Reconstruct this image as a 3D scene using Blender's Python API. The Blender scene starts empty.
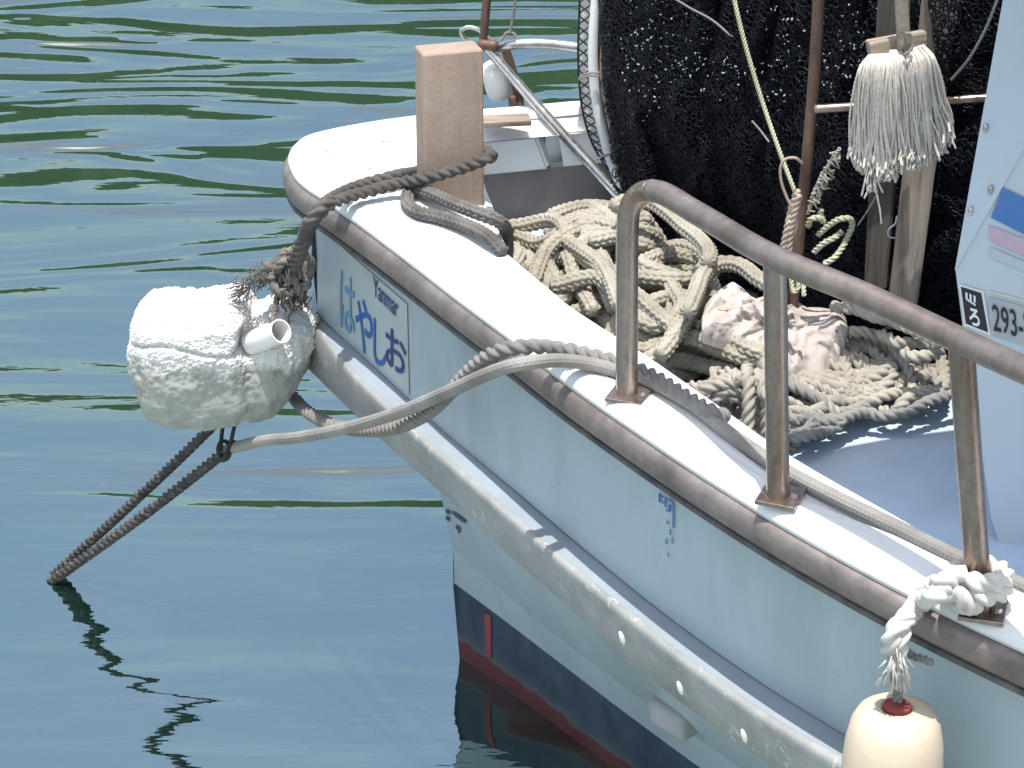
import bpy, bmesh, math, random
import numpy as np
from mathutils import Vector, Matrix
from mathutils.bvhtree import BVHTree
from mathutils import noise as mnoise
random.seed(7)
rng = np.random.default_rng(11)
SC = bpy.context.scene
COL = SC.collection
R = math.radians

# ------------------------------------------------------------------ camera
CAM_H, PITCH, FPX = 2.7, R(25), 2400.0
cam_d = bpy.data.cameras.new('camera')
cam = bpy.data.objects.new('camera', cam_d); COL.objects.link(cam)
cam.location = (0, 0, CAM_H); cam.rotation_euler = (R(90) - PITCH, 0, 0)
cam_d.sensor_width = 36; cam_d.lens = 36 * FPX / 1024
cam_d.clip_start = 0.05; cam_d.clip_end = 3000
SC.camera = cam

# ------------------------------------------------------------------ light
SUNV = Vector((-0.02, -0.17, 1.0)).normalized()
world = bpy.data.worlds.new('World'); SC.world = world; world.use_nodes = True
wn = world.node_tree
bg = wn.nodes['Background']
sky = wn.nodes.new('ShaderNodeTexSky'); sky.sky_type = 'NISHITA'; sky.sun_disc = False
sky.sun_elevation = math.asin(SUNV.z); sky.sun_rotation = math.atan2(SUNV.x, SUNV.y)
sky.air_density = 1.6; sky.dust_density = 4.0; sky.ozone_density = 1.0
# bright thin haze low in the sky, as on a humid summer day
wt = wn.nodes.new('ShaderNodeTexCoord'); wsp = wn.nodes.new('ShaderNodeSeparateXYZ'); wn.links.new(wt.outputs['Generated'], wsp.inputs[0])
wr = wn.nodes.new('ShaderNodeValToRGB'); we = wr.color_ramp.elements
for k_ in range(3): we.new(.5)
for k_, (p_, c_) in enumerate(((0, .8), (.12, .98), (.35, 1.02), (.75, .98), (.97, .38))): we[k_].position = p_; we[k_].color = (c_, c_, c_, 1)
wn.links.new(wsp.outputs[2], wr.inputs[0])
wm = wn.nodes.new('ShaderNodeVectorMath'); wm.operation = 'MULTIPLY'; wn.links.new(sky.outputs[0], wm.inputs[0]); wn.links.new(wr.outputs[0], wm.inputs[1])
ws = wn.nodes.new('ShaderNodeVectorMath'); ws.operation = 'SCALE'; wn.links.new(wm.outputs[0], ws.inputs[0]); ws.inputs['Scale'].default_value = 3.2
# thin patchy cloud
wc = wn.nodes.new('ShaderNodeMapping'); wc.inputs['Scale'].default_value = (2.2, 2.2, 6); wn.links.new(wt.outputs['Generated'], wc.inputs[0])
wnz = wn.nodes.new('ShaderNodeTexNoise'); wnz.inputs['Scale'].default_value = 2.6; wnz.inputs['Detail'].default_value = 5; wn.links.new(wc.outputs[0], wnz.inputs['Vector'])
wcr = wn.nodes.new('ShaderNodeValToRGB'); wcr.color_ramp.elements[0].position = .36; wcr.color_ramp.elements[0].color = (.93, .97, 1.0, 1); wcr.color_ramp.elements[1].position = .66; wcr.color_ramp.elements[1].color = (1.10, 1.06, 1.02, 1)
wn.links.new(wnz.outputs['Fac'], wcr.inputs[0])
wm2 = wn.nodes.new('ShaderNodeVectorMath'); wm2.operation = 'MULTIPLY'; wn.links.new(wm.outputs[0], wm2.inputs[0]); wn.links.new(wcr.outputs[0], wm2.inputs[1]); wn.links.new(wm2.outputs[0], ws.inputs[0])
wn.links.new(ws.outputs[0], bg.inputs[0]); bg.inputs[1].default_value = 0.074
sun_d = bpy.data.lights.new('sun', 'SUN'); sun_d.energy = 5.0; sun_d.angle = R(0.5); sun_d.color = (1, .965, .91)
sun = bpy.data.objects.new('sun', sun_d); COL.objects.link(sun)
sun.rotation_euler = SUNV.to_track_quat('Z', 'Y').to_euler()
sun.location = (0, 0, 30)
SC.view_settings.view_transform = 'Standard'; SC.view_settings.look = 'None'
SC.view_settings.gamma = 1; SC.view_settings.use_curve_mapping = False
SC.view_settings.exposure = 0.27

# ------------------------------------------------------------------ measuring helpers (survey of the place)
FW = Vector((0, math.cos(PITCH), -math.sin(PITCH))); UP = Vector((0, math.sin(PITCH), math.cos(PITCH))); RT = Vector((1, 0, 0))
CP = Vector((0, 0, CAM_H))
def ray(x, y): return FW + RT * ((x - 512) / FPX) - UP * ((y - 384) / FPX)
def at(x, y, z):
    d = ray(x, y); return CP + d * ((z - CAM_H) / d.z)
def aty(x, y, Y):
    d = ray(x, y); return CP + d * (Y / d.y)
def onpl(x, y, P0, n):
    d = ray(x, y); return CP + d * ((P0 - CP).dot(n) / d.dot(n))

# ------------------------------------------------------------------ object helpers
def tag(o, label=None, cat=None, group=None, kind=None):
    if label: o['label'] = label
    if cat: o['category'] = cat
    if group: o['group'] = group
    if kind: o['kind'] = kind
    return o
def empty(name, loc, label, cat, group=None):
    o = bpy.data.objects.new(name, None); COL.objects.link(o); o.location = loc
    o.empty_display_size = .1
    return tag(o, label, cat, group)
def link(name, me, mat, parent=None, smooth=True):
    if mat and not me.materials: me.materials.append(mat)
    if smooth: me.polygons.foreach_set('use_smooth', [True] * len(me.polygons))
    o = bpy.data.objects.new(name, me); COL.objects.link(o)
    if parent:
        bpy.context.view_layer.update()
        o.parent = parent
        o.matrix_parent_inverse = world_of(parent).inverted()
    return o
def world_of(o):
    m = Matrix.LocRotScale(o.location, o.rotation_euler, o.scale)
    if o.parent: m = world_of(o.parent) @ o.matrix_parent_inverse @ m
    return m
def from_np(V, F, uv=None):
    me = bpy.data.meshes.new('m'); me.from_pydata([tuple(v) for v in V], [], [tuple(f) for f in F]); 
    if uv is not None:
        l = me.uv_layers.new(name='UVMap')
        idx = np.empty(len(me.loops), dtype=np.int32); me.loops.foreach_get('vertex_index', idx)
        l.data.foreach_set('uv', np.asarray(uv, dtype=np.float32)[idx].ravel())
    me.update(); return me
def merge(parts):
    V, F, U, off = [], [], [], 0
    for p in parts:
        v, f = p[0], p[1]; V.append(np.asarray(v)); F.append(np.asarray(f) + off)
        U.append(p[2] if len(p) > 2 else np.zeros((len(v), 2))); off += len(v)
    return np.concatenate(V), np.concatenate(F), np.concatenate(U)
def bm_obj(name, bm, mat, parent=None, smooth=False):
    me = bpy.data.meshes.new(name); bmesh.ops.recalc_face_normals(bm, faces=bm.faces)
    bm.to_mesh(me); bm.free()
    return link(name, me, mat, parent, smooth)
def sharp(o, ang=35):
    me = o.data; me.polygons.foreach_set('use_smooth', [True] * len(me.polygons)); me.set_sharp_from_angle(angle=R(ang))
def box_bm(bm, cx, cy, cz, sx, sy, sz, rot=None, bev=0.0, origin=None):
    b = bmesh.new(); bmesh.ops.create_cube(b, size=1)
    bmesh.ops.scale(b, vec=(sx, sy, sz), verts=b.verts)
    if bev: bmesh.ops.bevel(b, geom=b.edges[:], offset=bev, segments=3, affect='EDGES', profile=.6)
    M = Matrix.Translation((cx, cy, cz)) @ (rot.to_4x4() if rot else Matrix())
    bmesh.ops.transform(b, matrix=M, verts=b.verts)
    t = bpy.data.meshes.new('t'); b.to_mesh(t); b.free(); bm.from_mesh(t); bpy.data.meshes.remove(t)

# ------------------------------------------------------------------ curves, tubes, ropes
def catmull(P, ds):
    P = np.asarray([tuple(p) for p in P], float)
    if len(P) == 2: P = np.array([P[0], (P[0] + P[1]) / 2, P[1]])
    Q = np.vstack([2 * P[0] - P[1], P, 2 * P[-1] - P[-2]])
    out = []
    for i in range(1, len(Q) - 2):
        p0, p1, p2, p3 = Q[i - 1], Q[i], Q[i + 1], Q[i + 2]
        n = max(4, int(np.linalg.norm(p2 - p1) / ds * 1.5) + 1)
        # centripetal
        t0 = 0; t1 = t0 + max(1e-4, np.linalg.norm(p1 - p0) ** .5); t2 = t1 + max(1e-4, np.linalg.norm(p2 - p1) ** .5); t3 = t2 + max(1e-4, np.linalg.norm(p3 - p2) ** .5)
        t = np.linspace(t1, t2, n, endpoint=False)[:, None]
        A1 = (t1 - t) / (t1 - t0) * p0 + (t - t0) / (t1 - t0) * p1
        A2 = (t2 - t) / (t2 - t1) * p1 + (t - t1) / (t2 - t1) * p2
        A3 = (t3 - t) / (t3 - t2) * p2 + (t - t2) / (t3 - t2) * p3
        B1 = (t2 - t) / (t2 - t0) * A1 + (t - t0) / (t2 - t0) * A2
        B2 = (t3 - t) / (t3 - t1) * A2 + (t - t1) / (t3 - t1) * A3
        out.append((t2 - t) / (t2 - t1) * B1 + (t - t1) / (t2 - t1) * B2)
    C = np.vstack(out + [P[-1:]])
    L = np.concatenate([[0], np.cumsum(np.linalg.norm(np.diff(C, axis=0), axis=1))])
    n = max(3, int(L[-1] / ds) + 1); s = np.linspace(0, L[-1], n)
    return np.stack([np.interp(s, L, C[:, k]) for k in range(3)], 1), s
def frames(C):
    T = np.gradient(C, axis=0); T /= np.linalg.norm(T, axis=1)[:, None] + 1e-12
    N = np.zeros_like(T); a = np.array([0, 0, 1.]) if abs(T[0, 2]) < .9 else np.array([1., 0, 0])
    n = a - T[0] * a.dot(T[0]); N[0] = n / np.linalg.norm(n)
    for i in range(1, len(T)):
        n = N[i - 1] - T[i] * N[i - 1].dot(T[i]); N[i] = n / (np.linalg.norm(n) + 1e-12)
    return T, N, np.cross(T, N)
def sweep(C, s, rad, seg, twist=None):
    """rad: array (n, seg) of radii"""
    T, N, B = frames(C); n = len(C)
    th = np.linspace(0, 2 * np.pi, seg, endpoint=False)
    c, sn = np.cos(th), np.sin(th)
    V = C[:, None, :] + rad[:, :, None] * (c[None, :, None] * N[:, None, :] + sn[None, :, None] * B[:, None, :])
    V = V.reshape(-1, 3)
    i = np.arange(n - 1)[:, None] * seg; j = np.arange(seg)[None, :]; j2 = (j + 1) % seg
    F = np.stack([i + j, i + j2, i + seg + j2, i + seg + j], -1).reshape(-1, 4)
    # end caps
    cap0 = len(V); V = np.vstack([V, C[0] - T[0] * rad[0].mean() * .4, C[-1] + T[-1] * rad[-1].mean() * .4])
    F0 = np.array([[cap0, (k + 1) % seg, k, k] for k in range(seg)]); b = (n - 1) * seg
    F1 = np.array([[cap0 + 1, b + k, b + (k + 1) % seg, b + (k + 1) % seg] for k in range(seg)])
    U = np.stack([np.tile(th / (2 * np.pi), n), np.repeat(s, seg)], 1); U = np.vstack([U, [[0, 0], [0, s[-1]]]])
    return V, F, F0, F1, U
def clean_faces(F, F0, F1):
    return [tuple(f) for f in F] + [tuple(f[:3]) for f in F0] + [tuple(f[:3]) for f in F1]
def rope_data(P, r, kind='twist', ds=None, seg=None, hand=1, taper=0):
    if kind == 'twist': pitch = r * 4.7; ds = ds or r * .20; seg = seg or 24
    elif kind == 'braid': pitch = r * 4.6; ds = ds or r * .13; seg = seg or 40
    elif kind == 'cover': pitch = r * 3.6; ds = ds or r * .11; seg = seg or 48
    else: pitch = 1; ds = ds or r * .6; seg = seg or 10
    C, s = catmull(P, ds)
    n = len(C); th = np.linspace(0, 2 * np.pi, seg, endpoint=False)[None, :]; S = s[:, None]
    if kind == 'twist':
        sub = 2 * np.pi / 3
        ph = np.mod(th - hand * 2 * np.pi * S / pitch, sub) - sub / 2
        d, a = .52, .48
        rad = r * np.clip(d * np.cos(ph) + np.sqrt(np.maximum(a * a - (d * np.sin(ph)) ** 2, 0)), .58, 1.02)
        # yarn ridges across each strand
        rad = rad * (1 + .018 * np.sin(9 * (th + hand * 2 * np.pi * S / (pitch * .9))))
    elif kind in ('braid', 'cover'):
        m = 8 if kind == 'braid' else 12
        amp = .33 if kind == 'braid' else .15
        per = r * (.95 if kind == 'braid' else .62)
        cc = m * th / (2 * np.pi) + .15 * np.sin(S / (r * 9)); fi = np.floor(cc); fc = cc - fi
        par = np.where(np.mod(fi, 2) > .5, 1., -1.)
        ph = S / per + par * (fc - .5) * .75 + .5 * (par > 0)
        h = (np.sin(np.pi * np.clip(fc, 0, 1)) ** .45) * (.25 + .75 * np.abs(np.sin(np.pi * ph)) ** .7)
        rad = r * (1 - amp + amp * 1.1 * h)
    else:
        rad = np.full((n, seg), r)
    if taper:
        k = np.clip((s[-1] - s) / taper, .25, 1)[:, None]; rad = rad * k
    return sweep(C, s, rad, seg)
def rope_mesh(paths):
    """paths: list of (P, r, kind, hand)"""
    V, F, U, off = [], [], [], 0
    for p in paths:
        P, r, kind = p[:3]; kw = p[3] if len(p) > 3 else {}
        v, f, f0, f1, u = rope_data(P, r, kind, **kw)
        V.append(v); F += [tuple(int(q) + off for q in g) for g in clean_faces(f, f0, f1)]; U.append(u); off += len(v)
    return from_np(np.vstack(V), F, np.vstack(U))
def tube(P, r, ds=None, seg=16): return (P, r, 'plain', dict(ds=ds or r * .7, seg=seg))

# ------------------------------------------------------------------ materials
class NT:
    def __init__(s, name):
        s.m = bpy.data.materials.new(name); s.m.use_nodes = True; s.t = s.m.node_tree
        s.b = s.t.nodes['Principled BSDF']; s.out = s.t.nodes['Material Output']
    def n(s, typ, **kw):
        nd = s.t.nodes.new(typ)
        for k, v in kw.items():
            if k in ('operation', 'blend_type', 'feature', 'wave_type', 'bands_direction', 'data_type', 'distance', 'noise_dimensions', 'interpolation_type', 'invert'): setattr(nd, k, v)
            else: nd.inputs[k.replace('_', ' ')].default_value = v
        return nd
    def l(s, a, b): s.t.links.new(a, b)
    def coord(s, which='Object', scale=(1, 1, 1), rot=(0, 0, 0), loc=(0, 0, 0)):
        c = s.t.nodes.new('ShaderNodeTexCoord'); mp = s.t.nodes.new('ShaderNodeMapping')
        mp.inputs['Scale'].default_value = scale; mp.inputs['Rotation'].default_value = rot; mp.inputs['Location'].default_value = loc
        s.l(c.outputs[which], mp.inputs[0]); return mp.outputs[0]
    def noise(s, vec, scale, detail=4, rough=.55, dist=0):
        nd = s.n('ShaderNodeTexNoise', Scale=scale, Detail=detail, Roughness=rough, Distortion=dist); s.l(vec, nd.inputs['Vector']); return nd.outputs['Fac']
    def ramp(s, fac, stops):
        r = s.t.nodes.new('ShaderNodeValToRGB'); e = r.color_ramp.elements
        while len(e) < len(stops): e.new(.5)
        for k, (p, c) in enumerate(stops): e[k].position = p; e[k].color = (*c, 1) if len(c) == 3 else c
        s.l(fac, r.inputs[0]); return r.outputs[0]
    def mix(s, fac, a, b, mode='MIX'):
        m = s.t.nodes.new('ShaderNodeMix'); m.data_type = 'RGBA'; m.blend_type = mode
        for i, v in ((0, fac), (6, a), (7, b)):
            if hasattr(v, 'is_linked') or hasattr(v, 'links'): s.l(v, m.inputs[i])
            elif isinstance(v, (int, float)): m.inputs[i].default_value = v
            else: m.inputs[i].default_value = (*v, 1)
        return m.outputs[2]
    def bump(s, h, strength=.5, dist=.002, prev=None):
        b = s.t.nodes.new('ShaderNodeBump'); b.inputs['Strength'].default_value = strength; b.inputs['Distance'].default_value = dist
        s.l(h, b.inputs['Height'])
        if prev: s.l(prev, b.inputs['Normal'])
        return b.outputs[0]
    def base(s, c):
        if isinstance(c, tuple): s.b.inputs['Base Color'].default_value = (*c, 1)
        else: s.l(c, s.b.inputs['Base Color'])
    def set(s, **kw):
        for k, v in kw.items():
            nm = k.replace('_', ' ')
            if hasattr(v, 'links'): s.l(v, s.b.inputs[nm])
            else: s.b.inputs[nm].default_value = v
        return s.m

def mat_paint(name, col, dirt, rough=.35, scale=6, amt=.5, streak=False, spec=.5):
    t = NT(name); v = t.coord(scale=(1, 1, .25) if streak else (1, 1, 1))
    f = t.noise(v, scale, 8, .65); f2 = t.noise(t.coord(), scale * 14, 5, .7)
    c = t.mix(t.ramp(f, [(.42, (0, 0, 0)), (.75, (amt, amt, amt))]), col, dirt)
    c = t.mix(t.ramp(f2, [(.62, (0, 0, 0)), (.74, (amt * .6,) * 3)]), c, tuple(d * .7 for d in dirt))
    t.base(c); t.l(t.ramp(f2, [(.3, (rough,) * 3), (.8, (min(1, rough + .2),) * 3)]), t.b.inputs['Roughness'])
    t.l(t.bump(f2, .12, .002), t.b.inputs['Normal'])
    return t.set(Specular_IOR_Level=spec)
M = {}
M['gel'] = mat_paint('white gelcoat', (.72, .73, .73), (.50, .48, .43), .32, 4, .45)
M['hull'] = mat_paint('hull gelcoat', (.345, .43, .47), (.24, .285, .29), .28, 5, .75, True)
M['deck'] = mat_paint('shade-blue deck paint', (.46, .57, .70), (.34, .40, .46), .45, 5, .6)  # white deck made bluish: tint of its shade is put into the colour
M['ledge'] = mat_paint('shade-toned ledge gelcoat', (.27, .31, .35), (.20, .23, .24), .5, 6, .8)  # darker than the hull: shade on the ledge is put into the colour
M['cabin'] = mat_paint('cabin gelcoat', (.46, .525, .575), (.38, .43, .45), .28, 4, .3, True)
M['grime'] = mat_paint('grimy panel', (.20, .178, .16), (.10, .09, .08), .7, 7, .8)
M['box_white'] = mat_paint('locker gelcoat', (.78, .77, .74), (.6, .56, .48), .4, 8, .4)

def mat_guard():
    t = NT('guard strip'); v = t.coord()
    f = t.noise(v, 9, 8, .7); f2 = t.noise(t.coord(scale=(1, 1, .3)), 60, 4, .6)
    c = t.mix(t.ramp(f, [(.35, (0, 0, 0)), (.7, (.9, .9, .9))]), (.33, .33, .325), (.19, .195, .19))
    c = t.mix(t.ramp(f2, [(.55, (0, 0, 0)), (.75, (.6, .6, .6))]), c, (.26, .27, .24))
    f4 = t.noise(t.coord(scale=(1, 1, .5)), 38, 5, .75, 1.0); c = t.mix(t.ramp(f4, [(.60, (0, 0, 0)), (.66, (.9, .9, .9))]), c, (.52, .52, .50))
    t.base(c); t.l(t.bump(f2, .5, .003), t.b.inputs['Normal']); return t.set(Roughness=.42)
M['guard'] = mat_guard()
def mat_bottom():
    t = NT('boot stripe'); g = t.t.nodes.new('ShaderNodeNewGeometry'); sp = t.t.nodes.new('ShaderNodeSeparateXYZ'); t.l(g.outputs['Position'], sp.inputs[0])
    f = t.noise(t.coord(), 14, 6, .6)
    m = t.n('ShaderNodeMath', operation='MULTIPLY_ADD'); t.l(f, m.inputs[0]); m.inputs[1].default_value = -.075; t.l(sp.outputs[2], m.inputs[2])
    blue = t.mix(t.ramp(t.noise(t.coord(scale=(1, 1, .4)), 22, 6), [(.4, (0, 0, 0)), (.75, (.8, .8, .8))]), (.018, .030, .052), (.05, .075, .10))
    scum = t.ramp(m.outputs[0], [(.0, (.095, .020, .022)), (.008, (.10, .09, .09)), (.026, (.05, .07, .09))])
    k = t.ramp(m.outputs[0], [(.0, (1, 1, 1)), (.02, (.7, .7, .7)), (.05, (0, 0, 0))])
    c = t.mix(k, blue, scum)
    t.base(c); return t.set(Roughness=.5)
M['bottom'] = mat_bottom()
M['red'] = mat_paint('red stripe', (.26, .04, .045), (.12, .04, .04), .5, 20, .6)
def mat_metal(name, col, col2, rough=.3, scale=18, metallic=.9, stretch=(1, 1, .2)):
    t = NT(name); f = t.noise(t.coord(scale=stretch), scale, 7, .65); f2 = t.noise(t.coord(), scale * 5, 4, .7)
    c = t.mix(t.ramp(f, [(.38, (0, 0, 0)), (.68, (1, 1, 1))]), col, col2)
    t.base(c); t.l(t.ramp(f2, [(.3, (rough,) * 3), (.75, (min(1, rough + .28),) * 3)]), t.b.inputs['Roughness'])
    t.l(t.bump(f2, .15, .001), t.b.inputs['Normal'])
    return t.set(Metallic=metallic)
M['rail'] = mat_metal('weathered steel rail', (.30, .255, .23), (.18, .14, .12), .36, 14, .75)
M['post'] = mat_metal('brown stained steel', (.40, .32, .27), (.17, .105, .07), .20, 16, .9)
M['rub'] = mat_metal('rub rail', (.27, .235, .22), (.15, .125, .115), .40, 14, .55, (1, 1, 1))
M['steel'] = mat_metal('bright steel tube', (.62, .60, .58), (.36, .33, .31), .22, 20, .95)
M['rust'] = mat_metal('rusty pole', (.17, .105, .075), (.07, .045, .035), .55, 30, .4, (1, 1, .3))
M['seal'] = mat_metal('black rubber edge', (.05, .05, .05), (.12, .11, .10), .6, 25, 0)

def mat_rope(name, col, col2, rough=.85, fib=(40, 900), dirt=(.12, .09, .05), spots=.35, mott=9):
    t = NT(name)
    f = t.noise(t.coord(), mott, 5, .6); f3 = t.noise(t.coord(), 70, 4, .7)
    c = t.mix(t.ramp(f, [(.35, (0, 0, 0)), (.68, (1, 1, 1))]), col, col2)
    c = t.mix(t.ramp(f3, [(.52, (0, 0, 0)), (.78, (spots,) * 3)]), c, dirt)
    uv = t.coord('UV', scale=(fib[0], fib[1], 1)); ff = t.noise(uv, 1, 3, .6)
    c = t.mix(t.ramp(ff, [(.35, (.22,) * 3), (.6, (0, 0, 0))]), c, tuple(x * .45 for x in col2))
    t.base(c); t.l(t.bump(ff, .55, .0012), t.b.inputs['Normal'])
    return t.set(Roughness=rough, Specular_IOR_Level=.25)
M['rope_beige'] = mat_rope('beige braided rope', (.42, .395, .33), (.27, .25, .20), dirt=(.13, .105, .055), spots=.6)
M['rope_cream'] = mat_rope('cream laid rope', (.42, .39, .335), (.30, .27, .225), dirt=(.12, .09, .06), spots=.55)
M['rope_grey'] = mat_rope('grey laid rope', (.17, .175, .18), (.30, .29, .26), dirt=(.06, .06, .06), mott=4)
M['rope_line'] = mat_rope('weathered line', (.27, .26, .245), (.17, .16, .15), dirt=(.07, .06, .055), spots=.7, mott=6)
M['rope_side'] = mat_rope('side line', (.33, .32, .30), (.21, .20, .185), dirt=(.2, .18, .16), spots=.3)
M['rope_dark'] = mat_rope('dark mooring rope', (.080, .072, .066), (.13, .12, .11), dirt=(.03, .025, .02), spots=.6)
M['rope_grey_braid'] = mat_rope('grey braid', (.19, .18, .17), (.09, .082, .076), dirt=(.04, .035, .03), spots=.5, mott=14)
M['rope_knot'] = mat_rope('frayed rope', (.10, .088, .08), (.22, .20, .18), dirt=(.03, .025, .022), spots=.5, mott=22)
M['rope_white'] = mat_rope('white fender rope', (.66, .64, .60), (.50, .47, .44), dirt=(.15, .12, .1), spots=.4)
M['rope_wet'] = mat_rope('wet dark rope', (.030, .028, .028), (.065, .060, .056), dirt=(.42, .38, .34), spots=.6, rough=.6)
M['rope_green'] = mat_rope('greenish line', (.50, .50, .36), (.36, .36, .24), dirt=(.12, .10, .06))
M['rope_tan'] = mat_rope('tan line', (.46, .36, .29), (.34, .25, .19), dirt=(.12, .08, .05))
M['cord'] = mat_rope('black cord', (.03, .028, .03), (.06, .06, .06))
M['mop'] = mat_rope('mop yarn', (.76, .70, .63), (.64, .57, .50), dirt=(.25, .2, .16), spots=.25, mott=30)

def mat_wood(name, c1, c2, c3, scale=1.0, axis='Z'):
    t = NT(name); sc = {'Z': (60, 60, 3), 'X': (3, 60, 60)}[axis]
    v = t.coord(scale=tuple(q * scale for q in sc)); f = t.noise(v, 1, 6, .7, .3); f2 = t.noise(t.coord(scale=(1, 1, 1)), 9, 5)
    c = t.ramp(f, [(.3, c3), (.5, c1), (.75, c2)])
    c = t.mix(t.ramp(f2, [(.4, (0, 0, 0)), (.8, (.5,) * 3)]), c, c3)
    t.base(c); t.l(t.bump(f, .5, .003), t.b.inputs['Normal']); return t.set(Roughness=.85, Specular_IOR_Level=.2)
M['plank'] = mat_wood('grey weathered timber', (.24, .20, .17), (.34, .29, .25), (.10, .08, .065))
M['plank_dark'] = mat_wood('dark timber', (.085, .075, .065), (.13, .115, .10), (.035, .03, .028))
M['headwood'] = mat_wood('mop wood', (.30, .25, .20), (.42, .36, .30), (.11, .085, .07), axis='X')
def mat_bitt():
    t = NT('painted bitt'); f = t.noise(t.coord(), 10, 7, .65); f2 = t.noise(t.coord(), 120, 4, .75); f3 = t.noise(t.coord(scale=(30, 30, 2)), 1.4, 5, .6)
    c = t.ramp(f, [(.3, (.31, .235, .185)), (.7, (.40, .31, .25))])
    c = t.mix(t.ramp(f2, [(.55, (0, 0, 0)), (.72, (.5,) * 3)]), c, (.20, .135, .10))
    c = t.mix(t.ramp(f3, [(.48, (0, 0, 0)), (.66, (.3,) * 3)]), c, (.24, .175, .14))
    f5 = t.noise(t.coord(scale=(90, 90, 3)), 1.2, 3, .6, .4); c = t.mix(t.ramp(f5, [(.66, (0, 0, 0)), (.72, (.4,) * 3)]), c, (.15, .105, .08))
    gz = t.t.nodes.new('ShaderNodeNewGeometry'); sz = t.t.nodes.new('ShaderNodeSeparateXYZ'); t.l(gz.outputs['Position'], sz.inputs[0]); mz = t.n('ShaderNodeMath', operation='MULTIPLY_ADD'); t.l(f, mz.inputs[0]); mz.inputs[1].default_value = .10; t.l(sz.outputs[2], mz.inputs[2])
    c = t.mix(t.ramp(mz.outputs[0], [(.0, (1, 1, 1)), (1.0, (0, 0, 0))]) if False else t.ramp(f2, [(.45, (0, 0, 0)), (.8, (.25,) * 3)]), c, (.16, .11, .09))
    t.base(c); t.l(t.bump(f2, .35, .002), t.b.inputs['Normal']); return t.set(Roughness=.8, Specular_IOR_Level=.2)
M['bitt'] = mat_bitt()
def mat_foam():
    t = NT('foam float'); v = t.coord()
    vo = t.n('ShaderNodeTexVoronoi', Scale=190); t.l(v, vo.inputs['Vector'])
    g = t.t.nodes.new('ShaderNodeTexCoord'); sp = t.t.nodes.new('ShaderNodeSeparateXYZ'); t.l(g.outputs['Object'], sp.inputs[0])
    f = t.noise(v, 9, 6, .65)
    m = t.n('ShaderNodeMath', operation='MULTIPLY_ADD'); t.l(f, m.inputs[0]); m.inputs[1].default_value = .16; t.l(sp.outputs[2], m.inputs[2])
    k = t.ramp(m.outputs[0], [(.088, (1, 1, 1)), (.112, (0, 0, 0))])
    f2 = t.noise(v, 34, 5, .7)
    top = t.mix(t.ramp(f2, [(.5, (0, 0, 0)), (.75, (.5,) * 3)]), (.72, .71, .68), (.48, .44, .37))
    low = t.mix(t.ramp(f2, [(.35, (0, 0, 0)), (.7, (1, 1, 1))]), (.28, .295, .265), (.39, .40, .365))  # grey green low part: algae tint, with underside shade put into the colour
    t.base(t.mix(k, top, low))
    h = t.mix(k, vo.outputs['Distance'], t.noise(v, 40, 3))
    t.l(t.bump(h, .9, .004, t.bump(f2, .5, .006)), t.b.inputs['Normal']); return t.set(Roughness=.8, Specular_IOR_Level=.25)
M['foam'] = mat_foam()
M['pvc'] = mat_paint('white pvc', (.78, .78, .77), (.55, .53, .48), .35, 12, .4)
def mat_fender():
    t = NT('cream fender'); f = t.noise(t.coord(), 7, 6); f2 = t.noise(t.coord(), 160, 3, .7)
    vo = t.n('ShaderNodeTexVoronoi', Scale=55); t.l(t.coord(), vo.inputs['Vector'])
    c = t.mix(t.ramp(f, [(.35, (0, 0, 0)), (.75, (.7,) * 3)]), (.62, .51, .38), (.52, .42, .31))
    t.base(t.mix(t.ramp(f2, [(.55, (0, 0, 0)), (.75, (.25,) * 3)]), c, (.5, .38, .26)))
    t.l(t.bump(vo.outputs['Distance'], .08, .004), t.b.inputs['Normal']); return t.set(Roughness=.55)
M['fender'] = mat_fender()
M['fender_red'] = mat_paint('red insert', (.22, .035, .03), (.10, .03, .03), .6, 20, .5)
def mat_cloth():
    t = NT('pink cotton cloth'); f = t.noise(t.coord(), 8, 5); f2 = t.noise(t.coord(), 38, 6, .7, .4)
    w = t.n('ShaderNodeTexVoronoi', Scale=420); t.l(t.coord(), w.inputs['Vector'])
    c = t.mix(t.ramp(f, [(.35, (0, 0, 0)), (.7, (1, 1, 1))]), (.46, .41, .385), (.39, .345, .32))
    c = t.mix(t.ramp(f2, [(.62, (0, 0, 0)), (.8, (.18,) * 3)]), c, (.38, .31, .28))
    t.base(c); t.l(t.bump(w.outputs['Distance'], .4, .001, t.bump(f2, .12, .002)), t.b.inputs['Normal']); return t.set(Roughness=.95, Specular_IOR_Level=.1)
M['cloth'] = mat_cloth()
M['stain'] = mat_paint('rust stain', (.48, .27, .17), (.62, .45, .38), .9, 60, .8)
def mat_net(name, alpha=True, scale=125):
    t = NT(name); v = t.coord(scale=(1, 1, .75))
    d = t.n('ShaderNodeTexNoise', Scale=9, Detail=3); t.l(v, d.inputs['Vector'])
    ad = t.t.nodes.new('ShaderNodeVectorMath'); ad.operation = 'MULTIPLY_ADD'
    t.l(d.outputs['Color'], ad.inputs[0]); ad.inputs[1].default_value = (.05, .05, .05); t.l(v, ad.inputs[2])
    vo = t.n('ShaderNodeTexVoronoi', feature='DISTANCE_TO_EDGE', Scale=scale); t.l(ad.outputs[0], vo.inputs['Vector'])
    h = t.ramp(vo.outputs['Distance'], [(.0, (1, 1, 1)), (.16, (0, 0, 0))])
    t.base((.004, .005, .010)); t.l(t.bump(h, .8, .004), t.b.inputs['Normal'])
    t.set(Roughness=.5, Specular_IOR_Level=.12)
    if alpha:
        gt = t.n('ShaderNodeMath', operation='LESS_THAN'); t.l(vo.outputs['Distance'], gt.inputs[0]); gt.inputs[1].default_value = .17
        t.l(gt.outputs[0], t.b.inputs['Alpha'])
    return t.m
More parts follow.
